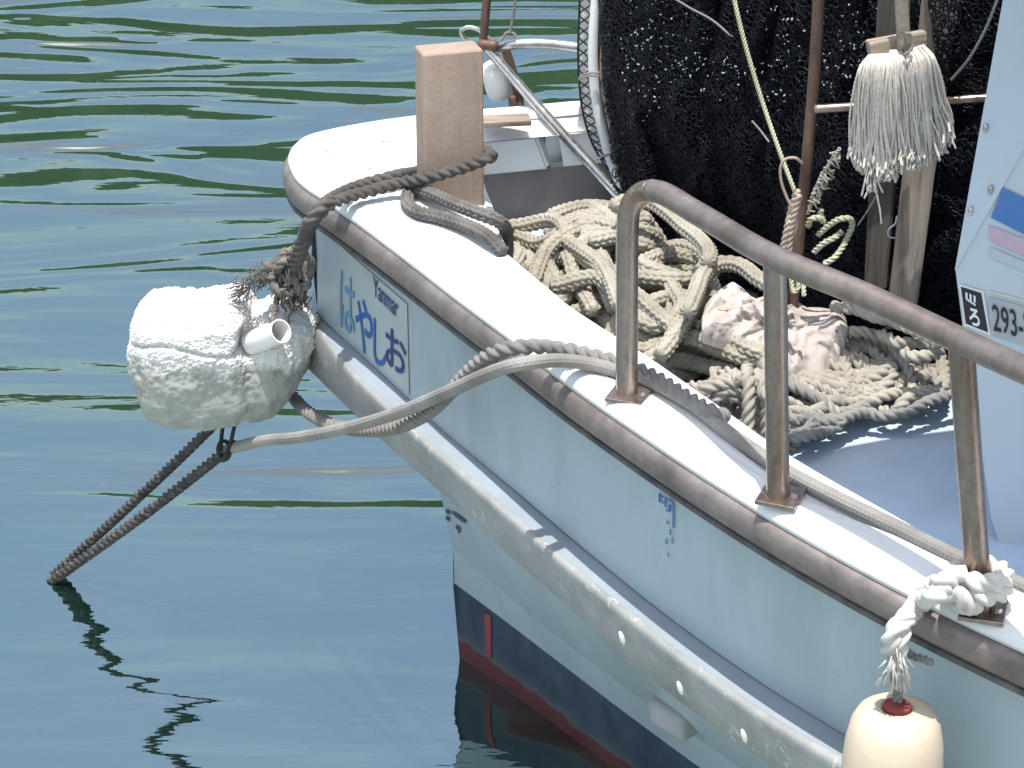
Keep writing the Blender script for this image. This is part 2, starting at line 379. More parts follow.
M['net'] = mat_net('black netting'); M['net_core'] = mat_net('black netting mass', False, 60)
def flat(name, c, rough=.5, metallic=0): t = NT(name); t.base(c); return t.set(Roughness=rough, Metallic=metallic)
M['twine'] = flat('black twine', (.012, .012, .015), .5)
M['ink_blue'] = flat('dark blue vinyl', (.012, .035, .17), .5); M['ink_light'] = flat('faded blue vinyl', (.10, .25, .42), .5)
M['ink_mid'] = flat('blue vinyl', (.02, .09, .33), .5)
M['decal_blue'] = mat_paint('blue stripe', (.045, .15, .40), (.1, .2, .42), .35, 12, .5)
M['decal_pink'] = mat_paint('pink stripe', (.47, .33, .42), (.55, .45, .5), .4, 12, .4)
M['decal_grey'] = mat_paint('grey stripe', (.42, .47, .50), (.5, .53, .55), .4, 12, .4)
M['black'] = flat('black label', (.02, .02, .026), .4); M['white'] = flat('white print', (.70, .70, .70), .5)
M['plate_grey'] = mat_paint('grey plate', (.36, .37, .38), (.45, .45, .45), .45, 20, .5)
M['panel_tint'] = mat_paint('faded name panel', (.36, .425, .425), (.31, .35, .33), .35, 9, .6)
M['yellowed'] = flat('yellowed sealant', (.55, .55, .38), .6)
M['grey_rubber'] = mat_paint('grey spout', (.32, .33, .33), (.2, .2, .2), .6, 15, .5)

# ------------------------------------------------------------------ setting: water and far shore
def mat_water():
    t = NT('harbour water')
    g = t.t.nodes.new('ShaderNodeNewGeometry')
    sp = t.t.nodes.new('ShaderNodeSeparateXYZ'); t.l(g.outputs['Position'], sp.inputs[0])
    v1 = t.coord(scale=(.62, 2.1, 1), rot=(0, 0, R(-17)))
    n1 = t.noise(v1, 1.12, 2, .40, .8)
    v2 = t.coord(scale=(1.6, 5.0, 1), rot=(0, 0, R(-6))); n2 = t.noise(v2, 2.2, 3, .5, .3)
    v3 = t.coord(scale=(6, 14, 1), rot=(0, 0, R(-10))); n3 = t.noise(v3, 2.4, 3, .5)
    amp = t.ramp(sp.outputs[1], [(0, (.28,) * 3), (1, (1, 1, 1))])
    mr = t.n('ShaderNodeMapRange'); t.l(sp.outputs[1], mr.inputs[0]); mr.inputs[1].default_value = 4.5; mr.inputs[2].default_value = 7.2
    mr.inputs[3].default_value = .27; mr.inputs[4].default_value = 1.0
    h1 = t.n('ShaderNodeMath', operation='MULTIPLY'); t.l(n1, h1.inputs[0]); t.l(mr.outputs[0], h1.inputs[1])
    b = t.bump(h1.outputs[0], 1.0, .165)
    b = t.bump(n2, 1.0, .0036, b); b = t.bump(n3, 1.0, .0005, b)
    t.l(b, t.b.inputs['Normal'])
    f = t.noise(t.coord(), .8, 3)
    t.base(t.mix(f, (.002, .012, .009), (.003, .015, .011)))
    return t.set(Roughness=.02, IOR=4.1, Specular_Tint=(.90, 1.0, .96, 1))
M['water'] = mat_water()
bm = bmesh.new(); bmesh.ops.create_grid(bm, x_segments=8, y_segments=8, size=700)
o = bm_obj('water', bm, M['water']); tag(o, 'rippled green blue harbour water around the bow', kind='structure')
def mat_hill():
    t = NT('wooded slope'); f = t.noise(t.coord(), .25, 8, .7); 
    t.base(t.ramp(f, [(.3, (.036, .070, .036)), (.55, (.065, .115, .052)), (.8, (.10, .155, .07))])); t.l(t.bump(f, 1, 2.0), t.b.inputs['Normal']); return t.set(Roughness=.95, Specular_IOR_Level=.1)
nx, ny = 150, 26; V = []; F = []
for j in range(ny):
    for i in range(nx):
        x = -260 + 520 * i / (nx - 1); k = j / (ny - 1); y = 78 + 60 * k + .0009 * x * x * -1
        z = -1 + 30 * (k ** .75) * (.8 + .35 * mnoise.noise(Vector((x * .02, 3.1, 0)))) + 2.2 * mnoise.fractal(Vector((x * .12, y * .12, 0)), 1, 2, 4) * min(1, k * 6)
        V.append((x, y, z))
for j in range(ny - 1):
    for i in range(nx - 1): a = j * nx + i; F.append((a, a + 1, a + nx + 1, a + nx))
o = link('hillside', from_np(V, F), mat_hill()); tag(o, 'wooded shore beyond the harbour mirrored in the water', kind='structure')

# ------------------------------------------------------------------ the boat: survey lines
S0 = at(460, 658, 0); ang = R(-18)
UU = Vector((math.cos(ang), math.sin(ang), 0)); VV = Vector((UU.y, -UU.x, 0))     # aft, to port
def W(s, t, z): return Vector((S0.x, S0.y, 0)) + UU * s + VV * t + Vector((0, 0, z))
def ST(P): d = P - Vector((S0.x, S0.y, 0)); return d.dot(UU), d.dot(VV), P.z
def line(pts, z0, z1, ext):
    L = []
    for x, y in pts:
        k = (x - pts[0][0]) / (pts[-1][0] - pts[0][0]); L.append(ST(at(x, y, z0 + (z1 - z0) * k)))
    L += ext
    A = np.array(L)
    # smooth t as a function of arc order
    for _ in range(3):
        B = A.copy(); n = len(pts)
        B[1:n, :2] = .5 * A[1:n, :2] + .25 * (A[:n - 1, :2] + A[2:n + 1, :2]); A = B
    return A
def res(A, n=90):
    C, s = catmull(A, .01); L = np.linspace(0, s[-1], n) if n else s
    return C
def stations(A, n, pw=1.5):
    C, s = catmull(A, .01); k = np.linspace(0, 1, n) ** pw
    q = A[0, 0] + k * (A[-1, 0] - A[0, 0]); sx = np.maximum.accumulate(C[:, 0])
    return np.stack([np.interp(q, sx, C[:, j]) for j in range(3)], 1)
def resn(A, n, pw=1.6):
    C, s = catmull(A, .01); q = (np.linspace(0, 1, n) ** pw) * s[-1]
    return np.stack([np.interp(q, s, C[:, k]) for k in range(3)], 1)
NS = 110
lA = line([(321, 202), (354, 224), (406, 263), (465, 310), (500, 338), (576, 396), (620, 428), (693, 480), (787, 540), (900, 602), (1024, 668)], 1.056, .98,
          [(1.6, 1.42, .96), (2.4, 1.58, .93), (4.5, 1.66, .92)])
lC = line([(318, 315), (377, 374), (465, 450), (508, 485), (587, 555), (675, 625), (761, 692), (846, 751)], .77, .66, [(1.4, 1.26, .64), (2.4, 1.47, .62), (4.5, 1.58, .62)])
lD = line([(310, 318), (318, 348), (345, 371), (377, 398), (424, 445), (459, 476), (517, 526), (576, 572), (631, 622), (682, 664), (746, 714), (805, 757)], .76, .66, [(1.4, 1.34, .64), (2.4, 1.55, .62), (4.5, 1.66, .62)])
lE = line([(304, 366), (345, 407), (389, 450), (426, 485), (514, 558), (584, 622), (655, 686), (702, 727), (752, 765)], .66, .56, [(1.3, 1.28, .53), (2.4, 1.52, .52), (4.5, 1.63, .52)])
lF = line([(453, 546), (488, 581), (546, 628), (605, 675), (675, 727)], .28, .28, [(1.0, .80, .28), (1.6, 1.12, .28), (2.4, 1.35, .29), (4.5, 1.45, .3)])
lG = line([(454, 583), (488, 606), (546, 651), (605, 698), (684, 765)], .18, .18, [(1.0, .76, .18), (1.6, 1.08, .18), (2.4, 1.32, .19), (4.5, 1.42, .2)])
lH = line([(460, 658), (502, 682), (546, 716), (602, 765)], .0, .0, [(.7, .50, 0), (1.1, .75, 0), (1.6, .98, 0), (2.4, 1.2, .0), (4.5, 1.3, .0)])
boat = empty('fishing_boat', W(1.5, 0, 0), 'white fishing boat with brown rub rail and name lettering on its bow', 'boat')
def lofted(rows, mirror=False, sh=.26):
    """rows: list of arrays (n,3) in s,t,z"""
    n = len(rows[0]); V = []; F = []
    for r_ in rows:
        for s, t, z in r_: V.append(W(s - sh * min(1, abs(t) / .25), -t, z) if mirror else W(s, t, z))
    for k in range(len(rows) - 1):
        for i in range(n - 1):
            a = k * n + i; F.append((a, a + 1, a + n + 1, a + n) if not mirror else (a, a + n, a + n + 1, a + 1))
    return np.array([tuple(v) for v in V]), F
def two(rows, name, mat, st_rows=None, smooth=True, sh=.26):
    v1, f1 = lofted(rows); v2, f2 = lofted(st_rows or rows, True, sh); off = len(v1)
    V = np.vstack([v1, v2]); F = list(f1) + [tuple(q + off for q in g) for g in f2]
    return link(name, from_np(V, F), mat, boat, smooth)
rA, rC, rD, rE, rF, rG, rH = [stations(l, NS) for l in (lA, lC, lD, lE, lF, lG, lH)]
# topsides: stem head to the strake
stem_top = np.array([[-.283, .0, 1.03]]); 
topA = np.vstack([[-.300, .0, 1.03], rA]); topA[1:, 2] -= .02; topA[1:, 1] -= .025
topC = np.vstack([[-.300, .0, .765], rC])
mid = topA * .45 + topC * .55; mid[:, 1] -= .006
hull_top = two([topA, mid, topC], 'topside', M['hull'])
# strake ledge + guard
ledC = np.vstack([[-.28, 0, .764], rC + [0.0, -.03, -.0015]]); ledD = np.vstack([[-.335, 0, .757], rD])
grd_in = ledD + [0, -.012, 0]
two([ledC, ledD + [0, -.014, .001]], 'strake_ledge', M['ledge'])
gE = np.vstack([[-.34, 0, .655], rE])
def lerp(a, b, k): return a * (1 - k) + b * k
prof = [lerp(ledD, gE, 0) + [0, -.016, .002], lerp(ledD, gE, .0) + [0, -.004, .002], lerp(ledD, gE, .04) + [0, .001, 0], lerp(ledD, gE, .10) + [0, .004, 0], lerp(ledD, gE, .5) + [0, .005, 0], lerp(ledD, gE, .95) + [0, .002, 0], gE + [0, -.008, -.004], gE + [0, -.04, -.002], gE + [0, -.12, -.002], gE * [1, .55, 1] + [.03, 0, -.003]]
two(prof, 'beam_guard', M['guard'])
# under the guard: hull going in to the knuckle and the boot top
qE = -.09 + (np.linspace(0, 1, NS + 1) ** 1.5) * 4.59
inE = np.stack([qE, np.interp(qE, rE[:, 0], rE[:, 1]) - .035, np.interp(qE, rE[:, 0], rE[:, 2]) - .006], 1)
inE[:, 1] -= (inE[0, 1]) * np.exp(-(qE + .09) / .16); inE[0, 1] = 0
Fk = np.vstack([[-.012, 0, .285], rF]); Gk = np.vstack([[-.014, 0, .18], rG]); Hk = np.vstack([[-.001, 0, 0], rH])
inE2 = lerp(inE, Fk, .5); inE2[:, 0] -= .0; 
hull_low = two([inE, inE2, Fk + [0, .004, .0]], 'lower_hull', M['hull'], sh=0)
two([Fk + [0, .000, -.002], Gk + [0, 0, .0]], 'knuckle_strake', M['hull'], sh=0)
Kd = Hk.copy(); Kd[:, 1] *= .35; Kd[:, 2] = -.35; Kd[:, 0] += .06
hull_bot = two([Gk + [0, .0, .0], Hk, Kd], 'boot_top', M['bottom'], sh=0)
# transom
bm = bmesh.new()
vs = [bm.verts.new(W(4.5, t, z)) for t, z in ((-1.6, .92), (-1.58, .62), (-1.4, .2), (-1.3, 0), (-.4, -.35), (.4, -.35), (1.3, 0), (1.4, .2), (1.58, .62), (1.6, .92))]; bm.faces.new(vs)
bm_obj('transom', bm, M['hull'], boat)

# gunwale outline all the way round: port aft -> bow -> starboard aft (s, t, z at the foot of the cap)
port = rA[::-1]
tip = [ST(at(*p)) for p in ((306, 192, 1.058), (296, 183, 1.06), (291, 174, 1.062), (288, 163, 1.064), (292, 154, 1.065), (304, 146, 1.065), (335, 139, 1.064), (372, 134, 1.062), (412, 130, 1.06), (470, 125, 1.057), (530, 120, 1.053), (580, 115, 1.05), (640, 108, 1.045))]
stb = [(.5, -.97, 1.03), (1.0, -1.22, 1.0), (1.6, -1.42, .96), (2.4, -1.58, .93), (4.5, -1.66, .92)]
outline = np.vstack([port, tip, stb])
OC, OS = catmull(np.array([tuple(W(*p)) for p in outline]), .012)
Tn = np.gradient(OC, axis=0); Tn /= np.linalg.norm(Tn, axis=1)[:, None]
# inward normal (deck is to the right-hand side going port aft -> bow -> starboard): pick by the boat's centre
In = np.stack([-Tn[:, 1], Tn[:, 0], np.zeros(len(Tn))], 1)
cen = np.array(tuple(W(1.5, 0, 1)))
flip = np.sign(np.median(np.sum(In * (cen - OC), axis=1))); In *= flip
for _ in range(6): In[1:-1] = (In[:-2] + In[1:-1] + In[2:]) / 3
In /= np.linalg.norm(In, axis=1)[:, None]
def ring(profile, name, mat, smooth=True, sl=slice(None)):
    n = len(OC[sl]); V = np.vstack([OC[sl] + In[sl] * a + np.array([0, 0, b]) for a, b in profile]); F = []
    for k in range(len(profile) - 1):
        for i in range(n - 1): q = k * n + i; F.append((q, q + 1, q + n + 1, q + n))
    return link(name, from_np(V, F), mat, boat, smooth)
# rub rail: half-round below the cap
ring([(.03, .001), (-.002, .001), (-.0085, -.005), (-.012, -.013), (-.0125, -.031), (-.0095, -.041), (-.003, -.047), (.03, -.049)], 'rub_rail', M['rub'])
ring([(.03, -.049), (-.007, -.049), (-.009, -.055), (-.003, -.060), (.03, -.060)], 'rubber_seal', M['seal'])
# cap roll
cap_pf = [(.02, .003), (.000, .003), (.000, .010), (.004, .018), (.012, .025), (.026, .030), (.045, .031)]
ring(cap_pf, 'gunwale_edge', M['gel'])
tipi = int(np.argmin(np.linalg.norm(OC - np.array(tuple(at(291, 174, 1.062))), axis=1)))
_pf = [(.008, .024), (.010, .034), (.020, .040), (.040, .041), (.054, .036), (.058, .022)]; V = []; F = []; ii = list(range(tipi - 6, len(OC) - 60))
for a_, b_ in _pf:
    for q_, i in enumerate(ii):
        k_ = min(1, q_ / 50); k_ = k_ * k_ * (3 - 2 * k_); V.append(OC[i] + In[i] * a_ + np.array([0, 0, .020 * (1 - k_) + b_ * k_]))
for k in range(len(_pf) - 1):
    for i in range(len(ii) - 1): q = k * len(ii) + i; F.append((q, q + 1, q + len(ii) + 1, q + len(ii)))
link('bow_rim', from_np(V, F), M['gel'], boat)
# inner edge of the port cap and front of the fish well
innerp = [at(500, 252, 1.055), at(530, 276, 1.053), at(560, 300, 1.05), at(600, 327, 1.047), at(640, 352, 1.042), at(715, 404, 1.035), at(790, 456, 1.025), at(900, 519, 1.015), at(1024, 590, 1.0), W(1.7, 1.25, .98), W(2.4, 1.4, .95), W(4.5, 1.48, .94)]
IC, _ = catmull([tuple(p) for p in innerp], .03)
front = [at(505, 250, 1.055), at(500, 225, 1.05), at(492, 205, 1.045), at(486, 190, 1.045)]
starface_top = [at(472, 143, 1.05), at(485, 142, 1.05), at(550, 136, 1.048), at(620, 130, 1.04), at(700, 121, 1.03), W(.9, -1.0, 1.02), W(1.6, -1.25, .98), W(2.4, -1.42, .95), W(4.5, -1.5, .94)]
bm = bmesh.new()
k0 = [OC[i] + In[i] * .045 + np.array([0, 0, .031]) for i in range(0, len(OC), 3)]
loop = [tuple(p) for p in k0] + [tuple(p) for p in starface_top[::-1]] + [tuple(p) for p in front[::-1]] + [tuple(p) for p in IC]
vs = [bm.verts.new(p) for p in loop]; f = bm.faces.new(vs)
bmesh.ops.triangulate(bm, faces=[f], ngon_method='EAR_CLIP')
cap_o = bm_obj('foredeck', bm, M['gel'], boat, False)
for p in cap_o.data.polygons: p.use_smooth = False
# inner bulwark of the port cap
bmI = []
n = len(IC); V = []; F = []
for (a, b) in ((0, 0), (.006, -.004), (.010, -.012), (.012, -.06), (.016, -.42)):
    for i in range(n):
        T_ = IC[min(i + 1, n - 1)] - IC[max(i - 1, 0)]; T_ /= np.linalg.norm(T_); nn = np.array([-T_[1], T_[0], 0]); 
        if nn.dot(cen - IC[i]) < 0: nn = -nn
        V.append(IC[i] + nn * a + np.array([0, 0, b]))
for k in range(4):
    for i in range(n - 1): q = k * n + i; F.append((q, q + 1, q + n + 1, q + n))
link('bulwark', from_np(V, F), M['gel'], boat)
# front wall of the well
def wallstrip(name, pts, drop, mat, lean=Vector((0, 0, 0))):
    V = [tuple(p) for p in pts] + [tuple(Vector(p) + Vector((0, 0, -drop)) + lean) for p in pts]; n = len(pts)
    return link(name, from_np(V, [(i, i + 1, n + i + 1, n + i) for i in range(n - 1)]), mat, boat, False)
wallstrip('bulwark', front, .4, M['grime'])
# far bulwark: sunlit sloping face with a notch, grimy panel below
def quadface(name, quads, mat, thick=0):
    V = []; F = []
    for q in quads: b = len(V); V += [tuple(p) for p in q]; F.append((b, b + 1, b + 2, b + 3))
    return link(name, from_np(V, F), mat, boat, False)
zt, zb = 1.048, .972
def ftop(x): return at(x, 141.5 - (x - 470) * .085, zt + .002)
def fbot(x): return at(x, 175.5 - (x - 485) * .098, zb - .004)
bm = bmesh.new()
def prismq(bm, tl, tr, br, bl, back):
    fr = [bm.verts.new(p) for p in (tl, tr, br, bl)]; bk = [bm.verts.new(Vector(p) + back) for p in (tl, tr, br, bl)]
    bm.faces.new(fr); bm.faces.new(bk[::-1])
    for i in range(4): bm.faces.new((fr[i], bk[i], bk[(i + 1) % 4], fr[(i + 1) % 4]))
prismq(bm, ftop(455), ftop(536), fbot(549), fbot(455), Vector((0.02, .10, -.01)))
bmesh.ops.bevel(bm, geom=bm.edges[:], offset=.006, segments=3, affect='EDGES')
o = bm_obj('bulwark_locker', bm, M['box_white'], boat); sharp(o)
bm = bmesh.new()
dY = Vector((0.02, .045, 0))
prismq(bm, ftop(536) + dY, ftop(1020) + dY, fbot(1020) + dY, fbot(536) + dY, Vector((0, .05, 0)))
bm_obj('bulwark', bm, M['gel'], boat)
bm = bmesh.new()
prismq(bm, ftop(556) + dY * .2, ftop(760) + dY * .2, fbot(760) + dY * .2, fbot(562) + dY * .2, Vector((0, .03, 0)))
bm_obj('bulwark_panel', bm, M['box_white'], boat)
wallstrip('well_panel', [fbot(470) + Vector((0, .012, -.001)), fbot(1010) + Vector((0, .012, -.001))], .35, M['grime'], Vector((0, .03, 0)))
# wooden chock on the far rim
bm = bmesh.new(); P = at(506, 124, 1.085); box_bm(bm, P.x, P.y, 1.093, .10, .05, .012, Matrix.Rotation(R(8), 3, 'Z'), .003); bm_obj('rim_chock', bm, M['headwood'], boat)
# well floor (raised foredeck) and its shaded step
ZF = .84
stepx = [at(780, 478, ZF), at(800, 453, ZF), at(822, 441, ZF), at(850, 432, ZF), at(900, 424, ZF), at(960, 417.5, ZF), at(1040, 409, ZF), W(1.9, .1, ZF)]
bm = bmesh.new()
lp = [W(-.05, .03, ZF), W(.15, .28, ZF), W(.5, .62, ZF), W(.80, .90, ZF), W(1.2, 1.12, ZF), W(1.7, 1.3, ZF), W(4.4, 1.5, ZF), W(4.4, -1.5, ZF), W(1.9, -1.3, ZF), W(1.0, -1.1, ZF), W(.3, -.75, ZF), W(-.05, -.5, ZF)]
f = bm.faces.new([bm.verts.new(p) for p in lp]); bmesh.ops.triangulate(bm, faces=[f], ngon_method='EAR_CLIP'); bm_obj('well_floor', bm, M['deck'], boat)
# hull decals: laid on the hull surface
def bvh_of(o):
    bm = bmesh.new(); bm.from_mesh(o.data); bm.transform(world_of(o)); b = BVHTree.FromBMesh(bm); bm.free(); return b
def proj(b, x, y, off=.002):
    d = ray(x, y).normalized(); loc, nrm, i, ds = b.ray_cast(CP, d)
    if loc is None: return None
    if nrm.dot(d) > 0: nrm = -nrm
    return loc + nrm * off
def decal(name, b, quad, mat, parent, off=.002, nx=8, ny=8):
    tl, tr, br, bl = quad; V = []; F = []
    for j in range(ny + 1):
        for i in range(nx + 1):
            u, v = i / nx, j / ny
            x = (tl[0] * (1 - u) + tr[0] * u) * (1 - v) + (bl[0] * (1 - u) + br[0] * u) * v
            y = (tl[1] * (1 - u) + tr[1] * u) * (1 - v) + (bl[1] * (1 - u) + br[1] * u) * v
            p = proj(b, x, y, off); V.append(tuple(p))
    for j in range(ny):
        for i in range(nx): a = j * (nx + 1) + i; F.append((a, a + 1, a + nx + 2, a + nx + 1))
    return link(name, from_np(V, F), mat, parent)
def text_decal(name, txt, b, quad, mat, parent, off=.004, bold=0.0, dist=1.0):
    c = bpy.data.curves.new('t', 'FONT'); c.body = txt; c.size = 1; c.offset = bold; c.resolution_u = 4
    to = bpy.data.objects.new('t', c); COL.objects.link(to)
    dg = bpy.context.evaluated_depsgraph_get(); dg.update()
    me = bpy.data.meshes.new_from_object(to.evaluated_get(dg)); bpy.data.objects.remove(to)
    xs = [v.co.x for v in me.vertices]; ys = [v.co.y for v in me.vertices]
    if not xs: print('NO GLYPHS', repr(txt)); return None
    x0, x1, y0, y1 = min(xs), max(xs), min(ys), max(ys); tl, tr, br, bl = quad
    for v in me.vertices:
        u = (v.co.x - x0) / (x1 - x0); w = 1 - (v.co.y - y0) / (y1 - y0)
        x = (tl[0] * (1 - u) + tr[0] * u) * (1 - w) + (bl[0] * (1 - u) + br[0] * u) * w
        y = (tl[1] * (1 - u) + tr[1] * u) * (1 - w) + (bl[1] * (1 - u) + br[1] * u) * w
        v.co = proj(b, x, y, off)
    me.materials.clear()
    return link(name, me, mat, parent, False)
bt = bvh_of(hull_top)
plate = decal('name_panel', bt, ((339.5, 244), (408, 304), (410, 395), (339.5, 328)), M['panel_tint'], boat)
Q = [(342, 273, 355, 333), (358, 296, 374, 353), (375, 322, 387, 365), (388, 331, 407, 374)]
tilt = .85
def cq(x0, x1, yt, yb): return ((x0, yt), (x1, yt + (x1 - x0) * tilt), (x1, yb + (x1 - x0) * tilt), (x0, yb))
text_decal('lettering', 'は', bt, cq(341.5, 356.5, 268, 326), M['ink_light'], plate, bold=.006)
text_decal('lettering', 'や', bt, cq(357, 374, 292, 346), M['ink_mid'], plate, bold=.010)
text_decal('lettering', 'し', bt, cq(375, 387.5, 317, 361), M['ink_mid'], plate, bold=.012)
text_decal('lettering', 'お', bt, cq(387, 408, 323, 362), M['ink_blue'], plate, bold=.012)
text_decal('lettering', 'Yanmar', bt, ((374.5, 275), (400, 299), (399, 318), (375, 295)), M['ink_blue'], plate, bold=.012)
# worn blue sticker
def specks(name, b, cells, mat, parent, off=.003):
    V = []; F = []
    for x, y, w, h in cells:
        k = len(V)
        for p in ((x, y), (x + w, y + w * .7), (x + w, y + h + w * .7), (x, y + h)): V.append(tuple(proj(b, p[0], p[1], off)))
        F.append((k, k + 1, k + 2, k + 3))
    return link(name, from_np(V, F), mat, parent, False)
specks('worn_sticker', bt, [(660, 492, 2, 9), (663, 494, 2, 2), (666, 496, 1.5, 10), (669, 497, 5, 2), (674, 501, 1.4, 26), (663, 500, 2, 2), (667, 508, 3, 1.5), (670, 503, 2, 7), (668, 520, 1.5, 3), (671, 528, 1.2, 6), (667, 538, 1.3, 5), (673, 536, 1, 7), (669, 552, 1, 4)], M['ink_mid'], boat)
bl_ = bvh_of(hull_low)
specks('hull_mark', bl_, [(447, 508, 4, 4), (447, 515, 3.5, 4), (453, 510, 3, 3), (456, 512, 4, 4), (460, 515, 5, 4), (464, 518, 3, 3), (457, 524, 4, 4), (459, 528, 2, 4)], M['black'], boat)
bb = bvh_of(hull_bot)
decal('draught_stripe', bb, ((484.5, 604.5), (491.5, 609.5), (492, 660), (487, 656)), M['red'], boat, .002, 2, 8)
# spout under the guard
P = onpl(676, 716, at(676, 716, .47), Vector(VV)); bm = bmesh.new()
Pm = proj(bl_, 676, 714, .004); box_bm(bm, Pm.x, Pm.y, Pm.z, .095, .05, .055, Matrix.Rotation(R(-50), 3, 'Z') @ Matrix.Rotation(R(8), 3, 'X'), .014)
o = bm_obj('drain_spout', bm, M['grey_rubber'], boat, True)
# white ovals painting the light seen in the guard's drain holes
for x, y in ((467, 463), (475, 470), (622, 638), (680, 688), (744, 736)):
    P = at(x, y, .685 - (x - 467) * .00022)
    gb = None
    bm = bmesh.new(); bmesh.ops.create_uvsphere(bm, u_segments=10, v_segments=6, radius=1)
    bmesh.ops.scale(bm, vec=(.0045, .003, .014), verts=bm.verts); bmesh.ops.rotate(bm, cent=(0, 0, 0), matrix=Matrix.Rotation(R(-18), 3, 'Y'), verts=bm.verts)
    bmesh.ops.translate(bm, vec=P - ray(x, y) * .004, verts=bm.verts); bm_obj('lit_drain_hole', bm, M['white'], boat, True)

# hand rail
def zcap(x): return 1.062 - (x - 600) * .00014
b1, b2, b3 = at(627, 396, 1.052), at(778, 498, 1.04), at(980, 612, 1.012)
lean3 = aty(960, 345, 3.0)
H1 = aty(627, 205, b1.y); H2 = aty(775, 258, b2.y); 
d3 = b3.y + .015; H3 = aty(961, 341, d3); H4 = aty(1075, 393, d3 - .20)
rail = [b1 + Vector((0, 0, .0)), b1.lerp(Vector((H1.x, H1.y, H1.z)), .5), aty(627.5, 235, b1.y), aty(630, 208, b1.y - .002), aty(640, 194, b1.y - .01), aty(655, 191, b1.y - .03), aty(700, 215, b1.y - .125), H2 + Vector((0, 0, .0)), aty(868, 297, (H2.y + H3.y) / 2), H3, H4, aty(1300, 495, 2.35)]
C_, s_ = catmull([tuple(p) for p in rail], .006)
k = int(.30 / .006)
ksp = int(np.argmin(np.linalg.norm(C_ - np.array(tuple(aty(652, 191, b1.y - .025))), axis=1)))
ms = rope_mesh([([tuple(q) for q in C_[ksp::4]], .0182, 'plain', dict(ds=.006, seg=24))])
handrail = link('handrail', ms, M['rail'], boat)
def post(a, b, r, nm='rail_post'):
    o = link(nm, rope_mesh([([tuple(a), tuple(Vector(a).lerp(Vector(b), .5)), tuple(b)], r, 'plain', dict(ds=.01, seg=24))]), M['post'], handrail); return o
link('rail_post', rope_mesh([([tuple(q) for q in C_[:ksp + 1:3]], .0176, 'plain', dict(ds=.006, seg=24))]), M['post'], handrail); post(b2, H2, .0172); post(b3, H3, .0178)
for a, rz in ((b1, -48), (b2, -48), (b3, -42)):
    bm = bmesh.new(); box_bm(bm, a.x + .004, a.y, a.z + .003, .062, .062, .007, Matrix.Rotation(R(rz + 25), 3, 'Z') @ Matrix.Rotation(R(3), 3, 'X'), .0015)
    bp = bm_obj('base_plate', bm, M['post'], handrail)
    for dx, dy in ((.018, -.012), (-.016, .018)):
        bm = bmesh.new()
        g = bmesh.ops.create_cone(bm, cap_ends=True, segments=6, radius1=.006, radius2=.0055, depth=.007); bmesh.ops.translate(bm, vec=(a.x + .004 + dx, a.y + dy, a.z + .010), verts=g['verts'])
        bm_obj('bolt', bm, M['steel'], handrail)

M['wear'] = mat_paint('rust run', (.36, .24, .15), (.52, .44, .36), .7, 40, .7)
M['scuff'] = mat_paint('rubbed grime', (.30, .29, .28), (.45, .44, .43), .6, 60, .8)
bcap = bvh_of(cap_o)
def smear(name, pts, w, mat):
    C, s_ = catmull([(p[0], p[1], 0) for p in pts], 1.5); V = []; F = []; n = len(C); g = random.Random(len(pts) + int(pts[0][0]))
    for i, c_ in enumerate(C):
        ww = w * (math.sin(math.pi * (i + .5) / n) ** .6) * g.uniform(.5, 1.2); T_ = C[min(i + 1, n - 1)] - C[max(i - 1, 0)]; T_ = T_ / np.linalg.norm(T_)
        for sg_ in (-1, 1):
            p = proj(bcap, c_[0] - T_[1] * ww * sg_, c_[1] + T_[0] * ww * sg_, .0012)
            if p is None: return
            V.append(tuple(p))
    for i in range(n - 1): a = 2 * i; F.append((a, a + 1, a + 3, a + 2))
    link(name, from_np(V, F), mat, boat, False)
for px, py in ((627, 400), (778, 503), (980, 615)):
    smear('rust_run', [(px - 12, py + 3), (px - 8, py + 8), (px + 2, py + 15)], 1.8, M['wear']); smear('rust_run', [(px + 8, py + 6), (px + 10, py + 12), (px + 9, py + 19)], 1.4, M['wear'])
g = random.Random(77)
for i in range(26):
    k = g.random(); x = 345 + k * 560; y = 212 + (x - 345) * .665 - g.uniform(-8, 14); l = g.uniform(4, 16); a = g.gauss(.6, .25)
    smear('scuff', [(x, y), (x + l * .5 * math.cos(a), y + l * .5 * math.sin(a) + g.uniform(-1, 1)), (x + l * math.cos(a), y + l * math.sin(a))], g.uniform(.25, .7), M['scuff'])
for i in range(8):
    x = g.uniform(310, 400); y = g.uniform(140, 175); l = g.uniform(3, 10); smear('scuff', [(x, y), (x + l * .5, y + g.uniform(-1, 1)), (x + l, y + g.uniform(-1, 1))], g.uniform(.25, .6), M['scuff'])
# bitt (mooring post of the bow)
PB = at(456, 203, 1.075); bm = bmesh.new()
box_bm(bm, PB.x - .012, PB.y + .06, PB.z + .130, .118, .066, .320, Matrix.Rotation(R(17), 3, 'Z'), .007)
o = bm_obj('mooring_bitt', bm, M['bitt'], boat); sharp(o)

